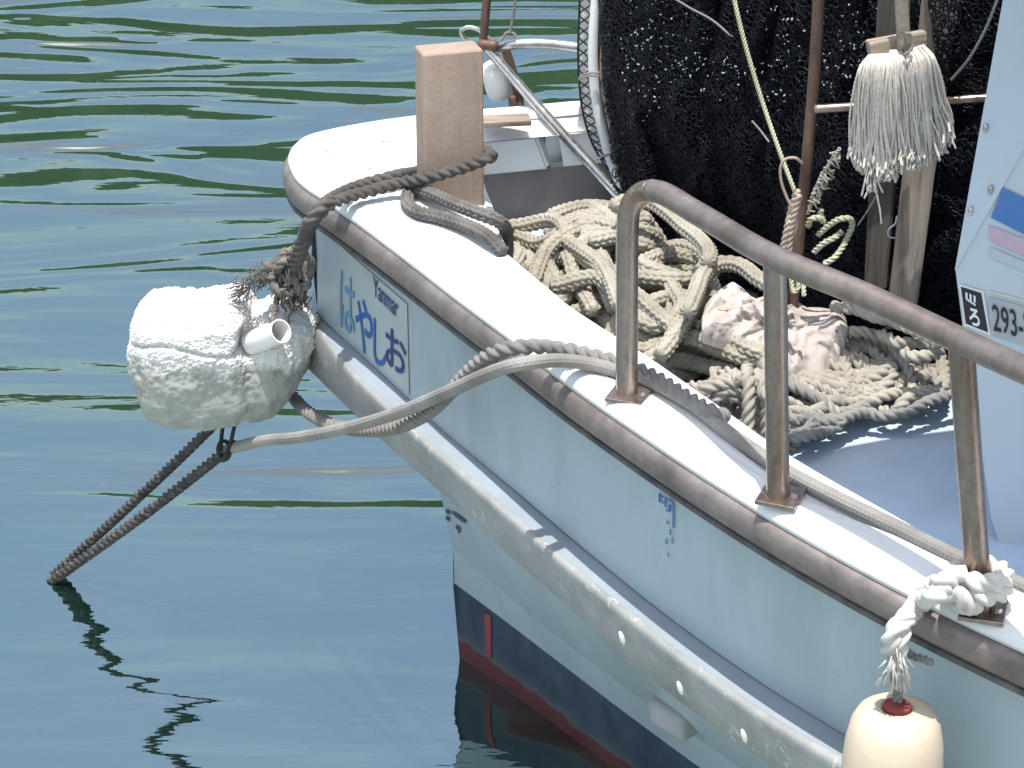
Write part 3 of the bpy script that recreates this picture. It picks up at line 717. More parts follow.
# bow tubes, poles and lamp cup
YB = 4.86
o = link('brace_tube', rope_mesh([tube([aty(486, 47, YB), aty(520, 86, YB - .03), aty(560, 131, YB - .07), aty(622, 199, YB - .13)], .0108)]), M['steel'], boat)
o = link('bow_rail_tube', rope_mesh([tube([aty(494, 50, YB + .02), aty(510, 45, YB), aty(540, 43.5, YB), aty(575, 47, YB), aty(640, 60, YB)], .0108)]), M['steel'], boat)
o = link('wire_loop', rope_mesh([tube([aty(472, 44, YB), aty(464, 38, YB), aty(461, 31, YB), aty(467, 27.5, YB), aty(477, 29, YB), aty(487, 37, YB), aty(497, 43, YB)], .0050, seg=10)]), M['steel'], boat)
o = link('rusty_stay', rope_mesh([tube([aty(489, -25, YB), aty(485, 20, YB), aty(482.5, 50, YB)], .0092)]), M['rust'], boat)
o = link('rusty_bracket', rope_mesh([tube([aty(505, 48, YB + .03), aty(512, 70, YB + .03), aty(519, 100, YB + .02), aty(521, 124, YB)], .0100), tube([aty(512, 96, YB + .01), aty(515, 124, YB)], .009), tube([aty(479, 44, YB - .01), aty(497, 46, YB - .01)], .011)]), M['rust'], boat)
cp = aty(497, 80, YB + .05)
bm = bmesh.new(); prof_ = [(.0, -.042), (.020, -.041), (.027, -.036), (.0295, -.02), (.0285, .02), (.024, .038), (.0, .040)]
for i in range(24):
    a = i * math.tau / 24
    for r_, z_ in prof_: bm.verts.new((r_ * math.cos(a), r_ * math.sin(a), z_))
bm.verts.ensure_lookup_table(); m_ = len(prof_)
for i in range(24):
    for j in range(m_ - 1): 
        a = [i * m_ + j, ((i + 1) % 24) * m_ + j, ((i + 1) % 24) * m_ + j + 1, i * m_ + j + 1]; bm.faces.new([bm.verts[q] for q in a])
bmesh.ops.remove_doubles(bm, verts=bm.verts, dist=1e-5)
bmesh.ops.transform(bm, matrix=Matrix.Translation(cp) @ Matrix.Rotation(R(-14), 4, 'Y') @ Matrix.Rotation(R(10), 4, 'X'), verts=bm.verts)
bm_obj('lamp_cup', bm, M['box_white'], boat, True)
Z_ = YB - .01
o = link('halyard', rope_mesh([([aty(517, -25, Z_), aty(514, 10, Z_), aty(510, 33, Z_)], .0034, 'twist'), ([aty(504, 38, Z_), aty(505, 34, Z_), aty(510, 32, Z_), aty(515, 35, Z_), aty(514, 38, Z_)], .003, 'twist'), ([aty(498, 42, Z_), aty(506, 36, Z_), aty(512, 38, Z_)], .003, 'twist')]), M['rope_side'])
tag(o, 'thin white line tied with a small knot to the bow rail above the lamp cup', 'rope')

# cabin
nC = (VV + Vector((0, 0, .10))).normalized(); P0 = at(1006, 567, .80)
def cb(x, y, off=0): return onpl(x, y, P0 + nC * off, nC)
def back(x, y, d): return cb(x, y) if d == 0 else aty(x, y, cb(x, y).y + d)
c0 = cb(955.5, 270); e1 = cb(1024, 149)
e_top = c0 + (e1 - c0) * 3.2
lowp = [cb(963, 329), cb(976, 400), cb(982, 455), cb(991, 517), cb(1006, 567), cb(1020, 605)]
aft = [cb(1020, 605) + UU * 1.6, e_top + UU * 1.5]
bm = bmesh.new(); lp = [c0] + lowp + aft + [e_top]
f = bm.faces.new([bm.verts.new(p) for p in lp]); g = bmesh.ops.extrude_face_region(bm, geom=[f])
bmesh.ops.translate(bm, vec=-nC * .9, verts=[v for v in g['geom'] if isinstance(v, bmesh.types.BMVert)])
cabin = bm_obj('cabin', bm, M['cabin'], boat)
# unseen slab above the picture, added and shaped to shade the side deck
ZR = 1.96
def up_sun(P): return Vector(P) + SUNV * ((ZR - P.z) / SUNV.z)
rf = [up_sun(at(*p)) for p in ((760, 466, .845), (806, 458, .845), (846, 446, .845), (900, 436, .845), (965, 428, .845))]
rf += [rf[-1] + UU * .5 + Vector((0, .25, 0)), rf[-1] + UU * 2.6 + Vector((0, .6, 0))]
nearr = [up_sun(at(*p)) for p in ((1060, 596, ZF + .1), (1012, 568, ZF + .1), (900, 505, ZF + .05), (800, 461, ZF + .02))]
rf += [nearr[0] + UU * 2.6, nearr[0]] + nearr[1:]
bm = bmesh.new(); f = bm.faces.new([bm.verts.new(p) for p in rf]); g = bmesh.ops.extrude_face_region(bm, geom=[f])
bmesh.ops.translate(bm, vec=(0, 0, .04), verts=[v for v in g['geom'] if isinstance(v, bmesh.types.BMVert)])
bm_obj('added_shade_roof', bm, M['cabin'], cabin)
# forward-facing screwed panel
q0 = aty(1003, 0, cb(1003, 0).y + .10); dirp = (q0 - c0)
bm = bmesh.new(); off = -nC * .0
A0, A1, A2, A3 = c0 + nC * .003, e_top + nC * .003, c0 + dirp * 2.6, c0
prismq(bm, c0 + nC * .003, e_top + nC * .003, c0 + dirp * 2.4 + Vector((0.001, 0, 0)), c0 + nC * .003 + Vector((-.0005, .001, .001)), Vector((.006, .012, 0)))
pan = bm_obj('front_panel', bm, M['cabin'], cabin)
bp_ = bvh_of(pan); bc = bvh_of(cabin)
for x, y in ((971, 211), (986, 128), (991, 190)):
    P = proj(bp_, x, y, .001)
    if P is None: print('screw miss'); continue
    V = []; bm = bmesh.new(); bmesh.ops.create_uvsphere(bm, u_segments=12, v_segments=8, radius=.0068)
    bmesh.ops.scale(bm, vec=(.7, .8, 1.25), verts=bm.verts); bmesh.ops.translate(bm, vec=P, verts=bm.verts)
    bm_obj('screw', bm, M['steel'], cabin, True)
decal('blue_stripe', bc, ((1003, 187), (1060, 214), (1060, 252), (991, 217)), M['decal_blue'], cabin, .003)
decal('pink_stripe', bc, ((989, 225), (1060, 252), (1060, 270), (991, 241)), M['decal_pink'], cabin, .003)
decal('grey_stripe', bc, ((991, 247), (1060, 276), (1060, 286), (991, 257)), M['decal_grey'], cabin, .003)
decal('sealant_line', bc, ((988, 290), (1060, 309), (1060, 311), (988, 292)), M['yellowed'], cabin, .002)
lab = decal('black_label', bc, ((961, 286), (981.5, 292.5), (988.5, 332), (966, 323)), M['black'], cabin, .003)
fr_ = decal('label_border', bc, ((959, 283.5), (983.5, 291), (991, 335), (964.5, 325)), M['white'], cabin, .0022)
text_decal('lettering', 'ろ', bc, ((969, 306), (979, 309), (981, 327), (970, 323)), M['white'], cabin, .005, .03)
specks('lettering', bc, [(966, 291, 2, 7), (970, 292.5, 2, 7), (974, 294, 2, 7)], M['white'], cabin, .005)
specks('lettering', bc, [(967, 297, 9, 2)], M['white'], cabin, .0056)
num = decal('number_plate', bc, ((988, 296), (1050, 313), (1050, 352), (991, 334)), M['plate_grey'], cabin, .003)
text_decal('lettering', '293-27', bc, ((992, 303), (1040, 315), (1042, 343), (994, 330)), M['black'], cabin, .005, .01)

# ------------------------------------------------------------------ rope heap: laid down one rope over another on the well floor
GX0, GY0, GD = -.3, 2.9, .005; GW, GH = 360, 460
HM = np.full((GW, GH), ZF)
# the cap is higher than the floor near the gunwale
gx = GX0 + GD * np.arange(GW); gy = GY0 + GD * np.arange(GH)
XX, YY = np.meshgrid(gx, gy, indexing='ij')
a0 = np.array(tuple(innerp[0]))[:2]
ICxy = IC[:, :2]
# signed side of inner line: cap side has larger t
def t_of(x, y): return (x - S0.x) * VV.x + (y - S0.y) * VV.y
def s_of(x, y): return (x - S0.x) * UU.x + (y - S0.y) * UU.y
ic_s = np.array([s_of(*p) for p in ICxy]); ic_t = np.array([t_of(*p) for p in ICxy]); ic_z = IC[:, 2]
SS, TT = s_of(XX, YY), t_of(XX, YY)
capm = TT > np.interp(SS, ic_s, ic_t); HM[capm] = np.interp(SS, ic_s, ic_z)[capm]
def hget(P, r):
    out = np.empty(len(P)); k = int(r / GD) + 1
    for i, p in enumerate(P):
        a = int((p[0] - GX0) / GD); b = int((p[1] - GY0) / GD)
        a = min(max(a, k), GW - k - 1); b = min(max(b, k), GH - k - 1)
        out[i] = HM[a - k + 1:a + k, b - k + 1:b + k].max()
    return out
HC = .30
def lay(P2, r, press=.55, minz=None):
    """P2: xy polyline (n,2) finely sampled; returns 3D and stamps"""
    z = hget(P2, r * .7) + r * press
    if minz is not None: z = np.maximum(z, minz)
    w = max(2, int(r * 2.0 / .008))
    zm = z.copy()
    for _ in range(2):
        zz = np.pad(zm, w, 'edge'); zm = np.array([zz[i:i + 2 * w + 1].max() for i in range(len(z))]) if _ == 0 else np.array([zz[i:i + 2 * w + 1].mean() for i in range(len(z))])
    zz = np.pad(zm, w, 'edge'); z = np.array([zz[i:i + 2 * w + 1].mean() for i in range(len(zm))])
    hc = np.array([HC if q[0] < _l0.x - .03 else min(HC, .06 + .95 * max(0, q[1] - YL(q[0]))) for q in P2])
    z = ZF + hc * np.tanh((z - ZF) / hc)
    if minz is not None: z = np.maximum(z, minz)
    return z
def stamp(P, r):
    k = int(r / GD) + 1
    for p in P:
        a = int((p[0] - GX0) / GD); b = int((p[1] - GY0) / GD)
        if a < k or b < k or a >= GW - k or b >= GH - k: continue
        ax = (np.arange(a - k, a + k + 1) * GD + GX0 - p[0])[:, None]; by = (np.arange(b - k, b + k + 1) * GD + GY0 - p[1])[None, :]
        q = r * r - ax * ax - by * by; h = np.where(q > 0, p[2] + np.sqrt(np.maximum(q, 0)), -9)
        HM[a - k:a + k + 1, b - k:b + k + 1] = np.maximum(HM[a - k:a + k + 1, b - k:b + k + 1], h)
def smooth_xy(pts, ds=.008):
    C, s = catmull([(p[0], p[1], 0) for p in pts], ds); return C[:, :2]
def lay_world(pts, r, **kw):
    P2 = smooth_xy(pts); z = lay(P2, r, **kw); P = np.column_stack([P2, z]); stamp(P, r); return P[::4]
def lay_px(px, r, z0=1.0, it=4, **kw):
    z = np.full(len(px), z0)
    for _ in range(it):
        pts = [at(p[0], p[1], zz) for p, zz in zip(px, z)]
        P2 = smooth_xy(pts); zl = lay(P2, r, **kw)
        # height at control points
        for i, q in enumerate(pts): j = np.argmin((P2[:, 0] - q.x) ** 2 + (P2[:, 1] - q.y) ** 2); z[i] = .5 * z[i] + .5 * zl[j]
    P = np.column_stack([P2, zl]); stamp(P, r); return P[::3]
def z1(o, lst, sc=6.4): return [(o[0] + x / sc, o[1] + y / sc) for x, y in lst]
RB, RT_, RG = .0158, .0118, .0112
heapB, heapT, heapG = [], [], []
# filler loops (bottom of the heap)
def inheap(x, y, m):
    s, t = s_of(x, y), t_of(x, y); return t < np.interp(s, ic_s, ic_t) - m
_l0, _l1, _l2 = at(790, 462, ZF), at(850, 430, ZF), at(950, 405, ZF)
def YL(x): return float(np.interp(x, [_l0.x, _l1.x, _l2.x], [_l0.y, _l1.y, _l2.y]))
def filler(n, cx0, cy0, cx1, cy1, rr, r, seed, wid=.12):
    g = random.Random(seed); pts = []; a = g.random() * 6
    for i in range(n):
        k = i / (n - 1); a += g.uniform(.9, 1.5); q = g.uniform(*rr)
        x = cx0 + (cx1 - cx0) * k + math.cos(a) * q + g.uniform(-wid, wid) * .4; y = cy0 + (cy1 - cy0) * k + math.sin(a) * q * .8
        t = 0
        while not inheap(x, y, r + .01) and t < 60: x += .008; y += .012; t += 1
        yl = YL(x) + r + .02
        if y < yl: y = yl + g.uniform(0, .05)
        pts.append((x, y))
    return pts
c = lambda x, y: at(x, y, .95)
def fl(n, a, b, rr, r, seed):
    A, B = c(*a), c(*b); return lay_world(filler(n, A.x, A.y, B.x, B.y, rr, r, seed), r)
heapB.append(fl(26, (545, 240), (690, 320), (.06, .17), RB, 3))
heapB.append(fl(24, (600, 240), (720, 350), (.05, .15), RB, 5))
heapB.append(fl(18, (560, 250), (620, 260), (.06, .14), RB, 8))
heapT.append(fl(34, (700, 375), (900, 385), (.04, .13), RT_, 13))
heapT.append(fl(30, (900, 365), (780, 350), (.05, .14), RT_, 14))
heapT.append(fl(20, (760, 330), (900, 350), (.05, .12), RT_, 15))
heapB.append(fl(26, (530, 250), (640, 300), (.05, .13), RB, 21))
heapB.append(fl(26, (650, 250), (700, 360), (.05, .13), RB, 22))
heapT.append(fl(34, (850, 350), (720, 390), (.05, .12), RT_, 23))
heapT.append(fl(30, (900, 380), (800, 400), (.04, .10), RT_, 24))
# loose flat coils, each course a stretched loop
def coils(n, cx, cy, sx, sy, rx, ry, r, seed, dst):
    g = random.Random(seed)
    for _ in range(n):
        x0, y0 = cx + g.uniform(-sx, sx), cy + g.uniform(-sy, sy); a0 = g.uniform(0, 6.28); q = g.uniform(3.5, 6.5); tl = g.uniform(-.35, .35); kx, ky = rx * g.uniform(.6, 1.15), ry * g.uniform(.6, 1.15)
        pts = []
        for k in range(12):
            a = a0 + q * k / 11; x, y = kx * math.cos(a), ky * math.sin(a); pts.append((x0 + x + y * tl, y0 + y + x * tl * .4 + k * .5))
        w = [at(p[0], p[1], .97) for p in pts]; w = [(p.x, max(p.y, YL(p.x) + r + .01)) for p in w]; w = [p if inheap(p[0], p[1], r) else (p[0] + .03, p[1] + .05) for p in w]
        dst.append(lay_world(w, r))
coils(5, 625, 270, 70, 40, 66, 28, RB, 31, heapB)
coils(4, 700, 330, 50, 25, 50, 20, RB, 32, heapB)
coils(7, 585, 228, 60, 8, 42, 9, RB, 35, heapB)
coils(12, 870, 368, 60, 30, 48, 20, RT_, 33, heapT)
coils(7, 885, 336, 45, 6, 40, 10, RT_, 36, heapT)
coils(10, 755, 395, 55, 22, 42, 15, RT_, 34, heapT)
# traced courses, braided rope
o1, o2, o3, o4, o5, o6, o7 = (500, 190), (600, 190), (560, 290), (680, 260), (680, 350), (800, 290), (800, 350)
B_ = lambda l, m=None: heapB.append(lay_px(l, RB, minz=m)); T__ = lambda l, m=None: heapT.append(lay_px(l, RT_, minz=m)); G_ = lambda l: heapG.append(lay_px(l, RG))
B_(z1(o1, [(90, 480), (120, 400), (100, 340), (160, 340), (215, 400), (190, 500), (150, 520)]))
B_(z1(o1, [(60, 260), (160, 290), (270, 310), (370, 290), (480, 200), (620, 210), (760, 250), (900, 300), (1000, 340)]))
B_(z1(o1, [(720, 560), (640, 420), (540, 330), (480, 290), (600, 300), (760, 290), (900, 300)]))
B_(z1(o1, [(300, 560), (330, 680), (420, 700), (360, 600), (300, 440), (380, 420), (560, 500), (680, 620), (740, 760)]))
B_(z1(o1, [(600, 760), (520, 640), (460, 500), (430, 400)]))
B_(z1(o1, [(330, 620), (440, 600), (560, 560), (700, 560), (800, 500)]))
B_(z1(o2, [(250, 570), (400, 590), (560, 560), (690, 490), (620, 430), (480, 400), (360, 420), (270, 470), (400, 520), (560, 560)]))
B_(z1(o3, [(450, 330), (540, 370), (620, 320), (690, 360), (600, 430), (500, 480)]))
B_(z1(o3, [(250, -80), (380, 40), (470, 120), (540, 210), (620, 230), (700, 200), (780, 100), (740, 20), (700, -60)]))
B_(z1(o1, [(700, 330), (600, 320), (500, 380), (560, 440), (660, 520), (760, 620), (900, 700)]))
B_(z1(o1, [(40, 230), (160, 210), (300, 190), (400, 230), (440, 330), (540, 400), (660, 500), (730, 640), (770, 760)]))
B_(z1(o1, [(215, 600), (250, 480), (300, 380), (400, 300), (480, 260)]))
B_(z1(o1, [(330, 170), (440, 130), (560, 110), (660, 160), (740, 230), (830, 300)]), 1.0)
B_(z1(o2, [(-60, 330), (100, 300), (240, 340), (360, 340), (480, 330), (600, 370), (680, 440), (660, 500), (560, 570), (420, 570), (240, 560)]))
B_(z1(o3, [(480, 30), (580, 110), (680, 200), (760, 260), (900, 330), (1020, 380), (1100, 400), (1240, 440)]))
B_(z1(o4, [(40, 490), (160, 530), (300, 590), (420, 640), (540, 660)]))
B_(z1(o4, [(100, 420), (220, 420), (320, 490), (420, 560), (520, 600), (640, 640)]))
B_(z1(o3, [(520, 460), (600, 430), (700, 330), (760, 220), (860, 90), (900, -20), (940, -110), (1010, -160)]))
B_(z1(o3, [(640, 480), (680, 380), (740, 290), (820, 180), (900, 60)]))
B_(z1(o2, [(90, 130), (200, 90), (330, 110), (440, 180), (540, 270), (640, 350), (700, 430), (690, 500)]), 1.07)
B_(z1(o2, [(560, 800), (620, 660), (650, 580), (720, 510), (820, 490), (920, 520), (1010, 590), (1100, 640)]), 1.05)
# laid rope
T__(z1(o6, [(0, 540), (120, 590), (220, 620), (330, 640), (400, 560), (520, 490), (600, 440), (560, 330)]))
T__(z1(o6, [(640, 540), (740, 580), (800, 640), (680, 650), (600, 640)]))
T__(z1(o7, [(0, 210), (120, 240), (260, 330), (420, 370), (560, 330), (700, 340), (740, 220)]))
T__(z1(o6, [(520, 270), (640, 330), (760, 330), (860, 340), (900, 380), (760, 420), (640, 380)]), .98)
T__(z1(o6, [(640, 380), (720, 460), (820, 500), (900, 560), (900, 450), (840, 380), (760, 330), (640, 270), (540, 250)]))
T__(z1(o6, [(740, 660), (860, 650), (920, 610), (930, 500), (900, 410), (960, 380)]))
T__(z1(o6, [(350, 600), (460, 560), (560, 510), (600, 470), (580, 560), (480, 630), (380, 650), (290, 720)]))
T__(z1(o6, [(260, 440), (300, 500), (310, 580), (260, 660), (200, 690)]))
T__(z1(o6, [(200, 110), (300, 120), (400, 140), (480, 180), (560, 190), (680, 240), (800, 290), (900, 340)]), 1.01)
T__(z1(o6, [(320, 270), (420, 280), (520, 340), (600, 400), (660, 480), (710, 560), (720, 660), (690, 720), (600, 760), (480, 790)]))
T__(z1(o5, [(0, 120), (120, 130), (240, 170), (330, 190), (460, 220), (560, 200), (700, 240)]))
T__(z1(o5, [(60, 230), (160, 240), (300, 250), (390, 320), (400, 420), (340, 420), (220, 390)]))
T__(z1(o5, [(230, 80), (270, 160), (310, 230), (380, 290)]))
T__(z1(o5, [(420, 370), (420, 460), (480, 520), (560, 540), (520, 440), (480, 380), (560, 330), (700, 350), (820, 400), (900, 420)]))
T__(z1(o5, [(700, 180), (800, 250), (900, 330), (980, 400), (1040, 460)]))
T__(z1(o5, [(380, 470), (460, 530), (540, 560), (640, 510), (720, 480)]))
T__(z1(o7, [(400, 350), (520, 320), (620, 300), (740, 310), (860, 300), (960, 290)]))
T__(z1(o5, [(800, 160), (900, 210), (1020, 240), (1140, 200)]))
# grey laid rope at the near edge
G_(z1(o5, [(690, 640), (780, 620), (840, 560), (840, 470), (790, 400), (750, 370)]))
G_(z1(o5, [(700, 560), (820, 560), (920, 530), (1010, 500), (1040, 450), (940, 440), (820, 440), (700, 450)]))
G_(z1(o7, [(-120, 240), (0, 270), (120, 310), (260, 380), (400, 400), (500, 390)]))
G_(z1(o7, [(80, 450), (240, 450), (420, 440), (560, 420), (720, 380), (860, 340), (980, 310), (1060, 290)]))
def rope_obj(name, paths, r, kind, mat, label, parent=None, cat='rope', hand=1):
    o = link(name, rope_mesh([([tuple(q) for q in P], r, kind, dict(hand=hand)) for P in paths]), mat, parent)
    if label: tag(o, label, cat)
    return o
rope_obj('braided_rope', heapB, RB, 'braid', M['rope_beige'], 'thick beige braided rope heaped in the well behind the first rail post')
rope_obj('laid_rope', heapT, RT_, 'twist', M['rope_cream'], 'cream three strand rope tangled in coils beside and below the pink cloth')
rope_obj('grey_rope', heapG, RG, 'twist', M['rope_grey'], 'dark grey three strand rope along the near edge of the heap by the deck step')

# cloth on the heap
out = [(729, 274), (738, 280), (746, 288), (754, 293), (763, 290), (776, 297), (790, 301), (803, 297), (812, 303), (828, 303), (846, 306), (849, 318), (843, 334), (839, 348), (832, 362), (820, 371), (808, 373), (797, 367), (788, 364), (774, 362), (764, 359), (756, 349), (748, 341), (741, 338), (732, 331), (718, 327), (703, 322), (702, 308), (706, 294), (714, 284)]
oc = np.array(out + out[:1], float); L = np.concatenate([[0], np.cumsum(np.linalg.norm(np.diff(oc, axis=0), axis=1))]); q = np.linspace(0, L[-1], 160, endpoint=False)
ox, oy = np.interp(q, L, oc[:, 0]), np.interp(q, L, oc[:, 1]); NR = 34; V = []; F = []
cx, cy = 768, 327
HB = HM.copy()
for _ in range(5):
    Hp = np.pad(HB, 1, 'edge'); HB = np.max([Hp[i:i + GW, j:j + GH] for i in range(3) for j in range(3)], axis=0)
kk_ = 15
for ax_ in (0, 1):
    for _ in range(2):
        Hp = np.pad(HB, [(kk_ // 2, kk_ // 2) if q == ax_ else (0, 0) for q in (0, 1)], 'edge'); HB = np.mean([Hp[i:i + GW, :] if ax_ == 0 else Hp[:, i:i + GH] for i in range(kk_)], axis=0)
for j in range(NR + 1):
    k = min(1.0, j / (NR - 4))
    for i in range(160):
        kk = max(k, .01); x, y = cx + (ox[i] - cx) * kk, cy + (oy[i] - cy) * kk
        zg = 1.075
        for _ in range(3):
            p = at(x, y, zg); a = int((p.x - GX0) / GD); b = int((p.y - GY0) / GD); a = min(max(a, 8), GW - 9); b = min(max(b, 8), GH - 9)
            zg = .5 * zg + .5 * (HB[a, b] - .010)
        nz = .007 * (1 - abs(mnoise.noise(Vector((x * .035 + y * .02, y * .05, 7))) * 2.4)) + .0025 * (1 - abs(mnoise.noise(Vector((x * .09 - y * .03, y * .07, 2))) * 2.2)) - .004
        crease = -.005 * math.exp(-((x - 788 - (y - 320) * .12) / 2.2) ** 2) * (1 if 300 < y < 362 else 0) - .005 * math.exp(-((y - 331 + (x - 760) * .35) / 2.0) ** 2) * (1 if 735 < x < 775 else 0) \
            - .005 * math.exp(-((y - 322 + (x - 815) * .45) / 1.8) ** 2) * (1 if 797 < x < 830 else 0) - .005 * math.exp(-((x - 834 + (y - 340) * .25) / 1.6) ** 2) * (1 if 325 < y < 362 else 0)
        z = zg + nz + crease + .0012 * mnoise.noise(Vector((x * .16, y * .2, 4)))
        drop = .020 * max(0, (k - .80) / .20) ** 2 + (.02 * (j - (NR - 4)) / 4 if j > NR - 4 else 0)
        p = at(x, y, z) ; V.append((p.x, p.y, p.z - drop))
for j in range(NR):
    for i in range(160): a = j * 160 + i; b = j * 160 + (i + 1) % 160; F.append((a, b, b + 160, a + 160))
cl = link('cloth', from_np(V, F), M['cloth']); tag(cl, 'crumpled pale pink cotton cloth lying on the rope heap behind the middle rail post', 'cloth')
bcl = bvh_of(cl)
sv = [proj(bcl, 723 + 4.5 * math.cos(a) * (1 + .4 * math.sin(3 * a)), 308 + 3 * math.sin(a), .0012) for a in np.linspace(0, math.tau, 18, endpoint=False)]
if all(p is not None for p in sv): link('rust_stain', from_np([tuple(p) for p in sv], [tuple(range(18))]), M['stain'], cl, False)

# ------------------------------------------------------------------ lines over the gunwale
zc = lambda x: 1.083 - max(0, x - 560) * .00012
PW = at(52, 581, 0.0)
PJ = aty(228, 449, 4.44)
upper = [at(288, 392, .62)]
PF = Vector((aty(288, 392, 4.50)))
lineU = [aty(262, 372, 4.52), PF, aty(304, 409, 4.40), aty(330, 424, 4.26), aty(365, 430, 4.08), aty(400, 426, 3.92), aty(430, 411, 3.80), aty(452, 390, 3.71), aty(475, 366, 3.64), aty(500, 351, 3.59), at(525, 346.5, 1.100), at(560, 349, 1.088), at(600, 358, 1.078), at(628, 366, 1.076), at(655, 378, 1.074), at(690, 400, 1.07), at(712, 412, 1.07), at(728, 418, 1.065)]
rope_obj('bow_line', [lineU], .0138, 'twist', M['rope_line'], 'dark grey laid line drooping from the foam float over the rub rail into the heap')
lineL = [PJ, aty(262, 441, 4.33), aty(300, 437, 4.20), aty(350, 427, 4.03), aty(400, 412, 3.86), aty(450, 391, 3.68), aty(490, 373, 3.57), at(520, 364, 1.105), at(560, 360.5, 1.088), at(590, 364, 1.073), at(615, 370, 1.070), at(650, 381, 1.068), at(690, 403, 1.062), at(730, 434, 1.056), at(780, 468, 1.050), at(830, 495, 1.046), at(900, 529, 1.038), at(960, 559, 1.03), at(1024, 587, 1.022), at(1150, 650, 1.01)]
C_, s_ = catmull([tuple(p) for p in lineL], .02)
rope_obj('side_line', [lineL], .0118, 'cover', M['rope_side'], 'pale braided line running from below the float along the gunwale past all rail posts')
mid1 = PJ.lerp(PW, .45)
rope_obj('anchor_line', [[PJ + (PJ - PW) * .03, mid1 + Vector((0, 0, -.006)), PW, PW + (PW - PJ) * .25]], .0125, 'twist', M['rope_wet'], 'dark wet lower line slanting from the black cord down into the water')
PT = aty(214, 424, 4.50); PW2 = at(56, 573, .0)
rope_obj('anchor_line', [[aty(262, 372, 4.52), PT, PT.lerp(PW2, .5) + Vector((0, 0, -.004)), PW2, PW2 + (PW2 - PT) * .25]], .0120, 'twist', M['rope_wet'], 'dark wet upper line slanting from under the foam float down into the water')
def lp(c, rx, ry, n=14, tiltv=(0, 0)): 
    return [aty(c[0] + rx * math.cos(a), c[1] + ry * math.sin(a), c[2] + .016 * math.sin(a + 1)) for a in np.linspace(0, math.tau * 1.05, n)]
rope_obj('lashing_cord', [[aty(238, 408, 4.42), aty(234, 428, 4.41), aty(230, 444, 4.41), aty(223, 459, 4.42), aty(221, 447, 4.45), aty(223, 425, 4.44), aty(226, 408, 4.44)], lp((224, 450, 4.43), 6, 9), [aty(222, 461, 4.42), aty(228, 458, 4.415), aty(231, 448, 4.42)]], .0042, 'plain', M['cord'], 'black cord tying the foam float down to the lower line', cat='cord')

# dark mooring rope: around the bitt, over the bow edge, down to the knot
d1 = [at(492, 156, 1.16), at(487, 158.5, 1.165), aty(460, 168.5, 4.30), aty(430, 177, 4.29), at(400, 183, 1.115), at(372, 190.5, 1.108), at(345, 198, 1.106), at(328, 206, 1.103), at(317, 216, 1.085), aty(309, 230, 4.285), aty(303, 246, 4.30), aty(297, 262, 4.33), aty(288, 276, 4.36)]
d2 = [aty(492, 156, 4.36), aty(478, 152, 4.52), aty(440, 162, 4.54), aty(417, 172, 4.45), at(395, 176, 1.113), at(365, 184, 1.106), at(342, 193, 1.106), at(322, 206, 1.108), at(311, 219, 1.085), aty(304, 234, 4.29), aty(297, 250, 4.32), aty(290, 264, 4.35), aty(279, 272, 4.39)]
rope_obj('mooring_rope', [d1 , d2], .0128, 'twist', M['rope_dark'], 'doubled dark brown mooring rope looped round the wooden bitt and over the bow')
g1 = [at(503, 252, 1.08), at(490, 238, 1.095), at(468, 226, 1.095), at(440, 217, 1.093), at(420, 213, 1.093), at(410, 207, 1.093), at(407, 199, 1.093), at(411, 192, 1.093), at(418, 190, 1.098), at(432, 194, 1.105), at(452, 203, 1.105), at(478, 213, 1.105), at(498, 221, 1.09), at(506, 230, 1.06), at(507, 248, 1.01), at(506, 262, .97)]
rope_obj('braided_bitt_rope', [g1], .0135, 'braid', M['rope_grey_braid'], 'short grey braided rope doubled back on the deck at the foot of the bitt')

# frayed knot between rope and float
g = random.Random(4)
kn = empty('rope_knot', aty(286, 275, 4.37), 'frayed dark knot of rope hanging from the bow just above the float', 'knot')
def blobloops(c, n, rx, ry, r, seed, rz=.035):
    g = random.Random(seed); P = []; a = g.random() * 6; base = aty(c[0], c[1], c[2])
    for i in range(n):
        a += g.uniform(.8, 1.4); b = g.uniform(-1, 1)
        P.append(base + Vector((math.cos(a) * rx * g.uniform(.6, 1), math.sin(a * 1.3) * rz, math.sin(a) * ry * g.uniform(.5, 1) + b * ry * .3)))
    return P
link('knot_body', rope_mesh([(blobloops((290, 272, 4.37), 16, .036, .040, .012, 2), .0105, 'twist'), (blobloops((280, 276, 4.38), 12, .035, .022, .011, 5), .009, 'twist'), (blobloops((294, 288, 4.37), 12, .020, .045, .011, 9), .0088, 'twist'),
    ([aty(301, 250, 4.31), aty(311, 262, 4.33), aty(309, 274, 4.35), aty(300, 284, 4.37), aty(302, 292, 4.37)], .009, 'twist'),
    ([aty(282, 284, 4.37), aty(277, 298, 4.35), aty(275, 310, 4.33), aty(272, 322, 4.31), aty(268, 334, 4.33)], .0062, 'twist')]), M['rope_knot'], kn)
fr = []
for i in range(240):
    cx, cy = g.choice([(258, 275), (265, 268), (290, 292), (298, 296), (250, 283), (285, 268), (283, 290), (246, 284)]); Y = 4.355 + g.uniform(-.02, .03)
    x = cx + g.gauss(0, 5); y = cy + g.gauss(0, 5); dx = g.gauss(-2, 5); dy = g.uniform(4, 17)
    if cx < 262: dx -= 5; dy *= .7
    fr.append(([aty(x, y, Y), aty(x + dx * .3 + g.gauss(0, 2), y + dy * .5, Y - .01), aty(x + dx, y + dy, Y + g.gauss(0, .01))], g.uniform(.0006, .0016), 'plain', dict(ds=.008, seg=5)))
link('frayed_strands', rope_mesh(fr), M['rope_knot'], kn)

